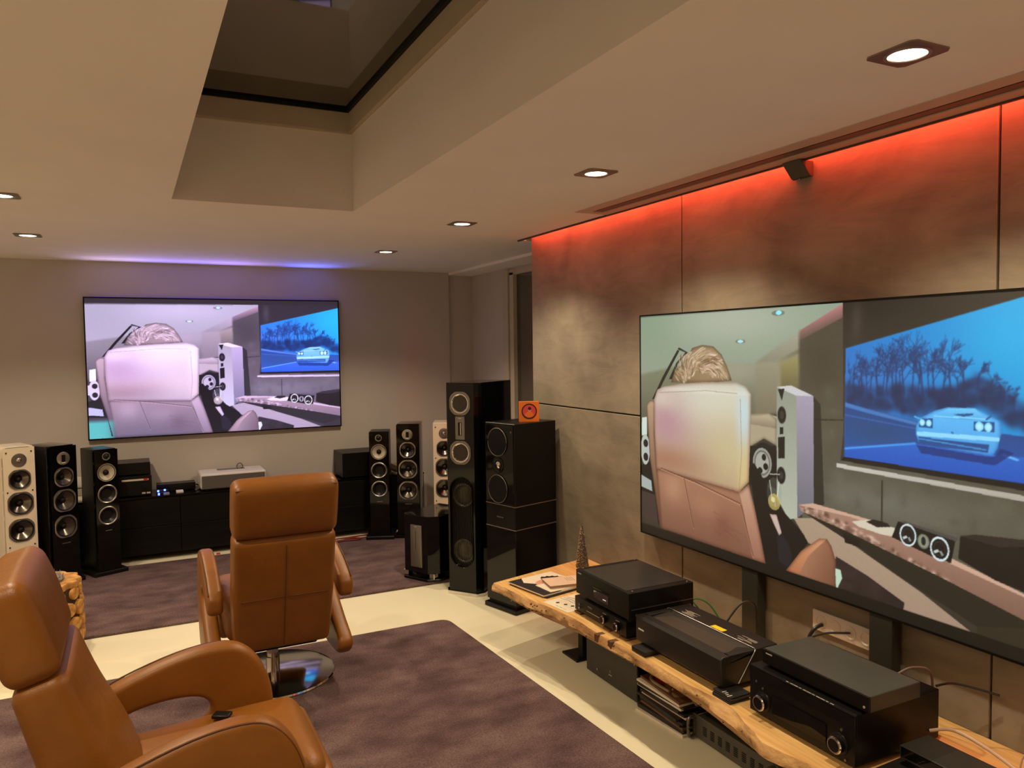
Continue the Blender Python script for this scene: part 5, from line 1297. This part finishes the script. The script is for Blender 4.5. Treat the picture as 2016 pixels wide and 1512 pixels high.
# ------------------------------------------------------------------ sockets and leads on the concrete wall
t = thing('socket_strip', 'row of four white wall sockets below the right screen', 'socket', (WX, 2.065, 0.535), FR)
MB().box((0, -0.005, 0), (0.295, 0.010, 0.082), bev=0.003).build('plate', m_whiteplast, t)
for x_ in (-0.105, -0.035, 0.035, 0.105):
    MB().lathe([(0.026, 0.008), (0.026, 0.0125), (0.021, 0.0125), (0.020, 0.0105), (0, 0.0105)], (x_, 0, 0), '-y', 24).build('outlet', m_whiteplast, t)
def cable(name, pts, r_, mat, label): return tag(MB().tube(pts, r_).build(name, mat), label, 'cable')
cable('power_lead', [(2.446, 2.03, 0.535), (2.42, 2.03, 0.54), (2.38, 2.08, 0.53), (2.35, 2.13, 0.50), (2.33, 2.18, 0.44), (2.32, 2.2, 0.368)], 0.0045, m_blackcable, 'black lead plugged into the third of the four wall sockets')
cable('power_lead', [(2.446, 2.16, 0.527), (2.41, 2.17, 0.51), (2.39, 2.18, 0.46), (2.37, 2.16, 0.368)], 0.0075, m_blackcable, 'thick black lead hanging from the first wall socket')
cable('signal_cable', [(2.235, 2.74, 0.475), (2.29, 2.735, 0.49), (2.33, 2.70, 0.47), (2.35, 2.66, 0.42), (2.36, 2.63, 0.366)], 0.004, m_green, 'green cable arching from the back of the disc player')
cable('signal_cable', [(2.235, 2.80, 0.475), (2.28, 2.80, 0.48), (2.32, 2.77, 0.44), (2.345, 2.73, 0.366)], 0.004, m_green, 'lower green cable behind the disc player')
cable('plug', [(2.233, 2.74, 0.472), (2.245, 2.74, 0.476), (2.268, 2.738, 0.486)], 0.0075, m_gold, 'gold plug at the back of the disc player')
cable('power_lead', [(2.21, 2.46, 0.47), (2.28, 2.45, 0.545), (2.32, 2.43, 0.56), (2.345, 2.42, 0.53), (2.35, 2.42, 0.45), (2.35, 2.43, 0.367)], 0.0045, m_blackcable, 'black lead looping up behind the laser projector')
cable('signal_cable', [(2.16, 1.63, 0.575), (2.19, 1.625, 0.585), (2.23, 1.61, 0.60), (2.30, 1.60, 0.58), (2.335, 1.61, 0.50), (2.345, 1.62, 0.367)], 0.004, M('grey_cable', lin((110, 100, 88)), 0.5, var=0.1), 'grey cable arching behind the slim player')
cable('plug', [(2.162, 1.585, 0.575), (2.175, 1.58, 0.585), (2.20, 1.565, 0.565)], 0.004, m_redplug, 'bright red plug behind the slim player')
cable('antenna', [(2.315, 1.585, 0.532), (2.38, 1.56, 0.535), (2.43, 1.45, 0.53)], 0.004, m_blackcable, 'thin black rod aerial behind the big AV receiver')
cable('network_cable', [(2.25, 1.56, 0.41), (2.28, 1.50, 0.43), (2.29, 1.40, 0.415), (2.285, 1.30, 0.39), (2.27, 1.20, 0.367)], 0.0055, m_whitecable, 'thick cream cable beside the phono box')
cable('network_cable', [(2.33, 1.33, 0.367), (2.335, 1.32, 0.42), (2.34, 1.29, 0.44), (2.38, 1.25, 0.42), (2.40, 1.22, 0.367)], 0.003, m_whitecable, 'thin white cable loop at the right edge of the bench')

# ------------------------------------------------------------------ on the floor under the bench
t = thing('power_amplifier', 'black power amplifier with ribbed sides standing under the bench', 'amplifier', (2.035+0.17, 3.07, 0), FR)
MB().box((0, 0.005, 0.11), (0.37, 0.31, 0.19), bev=0.002, seg=1).build('case', m_satin, t)
MB().box((0, -0.158, 0.12), (0.435, 0.014, 0.225), bev=0.003, seg=1).build('front_panel', M('bronze_black_panel', (0.045, 0.042, 0.034), 0.35, metal=0.3, var=0.08), t)
for sx in (-1, 1):
    for k in range(18): MB().box((sx*0.2, -0.13+k*0.0165, 0.11), (0.034, 0.006, 0.18)).build('heat_fin', m_black, t, 0)
MB().cyl((-0.11, -0.165, 0.045), 0.006, 0.005, '-y', 16).build('button', m_steel, t)
MB().box((0.0, -0.1655, 0.055), (0.026, 0.001, 0.004)).build('badge', m_logo, t, 0); MB().box((0.0, -0.1655, 0.072), (0.012, 0.001, 0.014)).build('emblem', m_plate_dark, t, 0)
for x_ in (-0.15, 0.15):
    for y_ in (-0.12, 0.13): MB().cyl((x_, y_, 0), 0.02, 0.016, 'z', 16).build('foot', m_black, t)
# record pile
covers = [('white-edged', m_paper), ('dark', m_ink), ('dark', m_ink), ('brown', m_key), ('dark', m_ink), ('grey', m_slate), ('dark', m_ink), ('pale', m_pinkpaper), ('dark', m_ink), ('grey', m_slate), ('white-edged', m_paper), ('dark', m_ink), ('white-edged', m_paper), ('printed', m_key)]
zz = 0.0
ordn = ['lowest', 'second', 'third', 'fourth', 'fifth', 'sixth', 'seventh', 'eighth', 'ninth', 'tenth', 'eleventh', 'twelfth', 'thirteenth', 'topmost']
for k, (nm_, mt_) in enumerate(covers):
    th = 0.0112; t = thing('record_sleeve', '%s record sleeve, %s in the pile under the bench' % (nm_, ordn[k] if k in (0, 13) else ordn[k]+' from below'), 'record', (2.175+random.uniform(-.012, .012), 2.665+random.uniform(-.012, .012), zz), R(random.uniform(-5, 5)), 'record pile under the bench')
    MB().box((0, 0, th/2), (0.305, 0.30, th-0.001), bev=0.001, seg=1).build('sleeve', mt_, t)
    if k == 13:
        MB().prism([(-0.14, -0.1), (-0.02, -0.14), (0.1, -0.02), (0.06, 0.1), (-0.1, 0.06)], 'xy', th-0.0004, th+0.0002).build('cover_print', m_brownpage, t, 0)
        MB().prism([(-0.08+0.04*math.cos(a*math.pi/8), 0.06+0.05*math.sin(a*math.pi/8)) for a in range(16)], 'xy', th-0.0004, th+0.0004).build('cover_print', m_redplug, t, 0)
    zz += th
cable('coiled_cable', [(2.03, 2.60, 0.166), (2.03, 2.72, 0.167), (2.07, 2.77, 0.167), (2.13, 2.76, 0.168), (2.16, 2.70, 0.17), (2.14, 2.58, 0.171), (2.08, 2.52, 0.172), (2.06, 2.46, 0.16)], 0.007, M('grey_beige_cable', lin((150, 132, 108)), 0.5, var=0.1), 'thick grey-beige cable coiled on the record pile')
# vented rack unit
t = thing('rack_amplifier', 'long dark rack amplifier with vent slots and handles under the bench', 'amplifier', (2.085+0.16, 2.27, 0), FR)
MB().box((0, 0, 0.055), (0.43, 0.32, 0.09), bev=0.002, seg=1).build('case', M('rack_case', (0.05, 0.045, 0.035), 0.5, var=0.1), t)
MB().box((0, -0.163, 0.055), (0.48, 0.008, 0.095), bev=0.002, seg=1).build('front_panel', M('rack_front', (0.075, 0.066, 0.05), 0.5, var=0.1), t)
for k in range(8):
    for q in range(5): MB().box((-0.16+k*0.045, -0.1675, 0.038+q*0.008), (0.022, 0.002, 0.004)).build('vent_slot', m_black, t, 0)
for sx in (-1, 1):
    MB().tube([(sx*0.222, -0.165, 0.015), (sx*0.222, -0.20, 0.018), (sx*0.222, -0.20, 0.09), (sx*0.222, -0.165, 0.094)], 0.007, n=8).build('handle', m_plate_dark, t)
for x_ in (-0.18, 0.18):
    for y_ in (-0.12, 0.12): MB().cyl((x_, y_, 0), 0.016, 0.0105, 'z', 12).build('foot', m_black, t)

# ------------------------------------------------------------------ angular sensor holder in the red light
t = thing('spot_bracket', 'dark angular bracket fixed to the concrete wall in the red glow', 'bracket', (WX, 2.275, 2.352), 0)
MB().prism([(-0.075, 0.022), (-0.002, 0.022), (-0.002, -0.038), (-0.012, -0.040), (-0.022, -0.036)], 'xz', -0.048, 0.048, bev=0.003).build('body', M('bracket_graphite', (0.06, 0.05, 0.035), 0.45, var=0.1), t, 20)
MB().lathe([(0.006, -0.0405), (0.005, -0.043), (0, -0.044)][::1], (-0.016, 0.01, 0), 'z', 12).build('lens', m_glass, t)
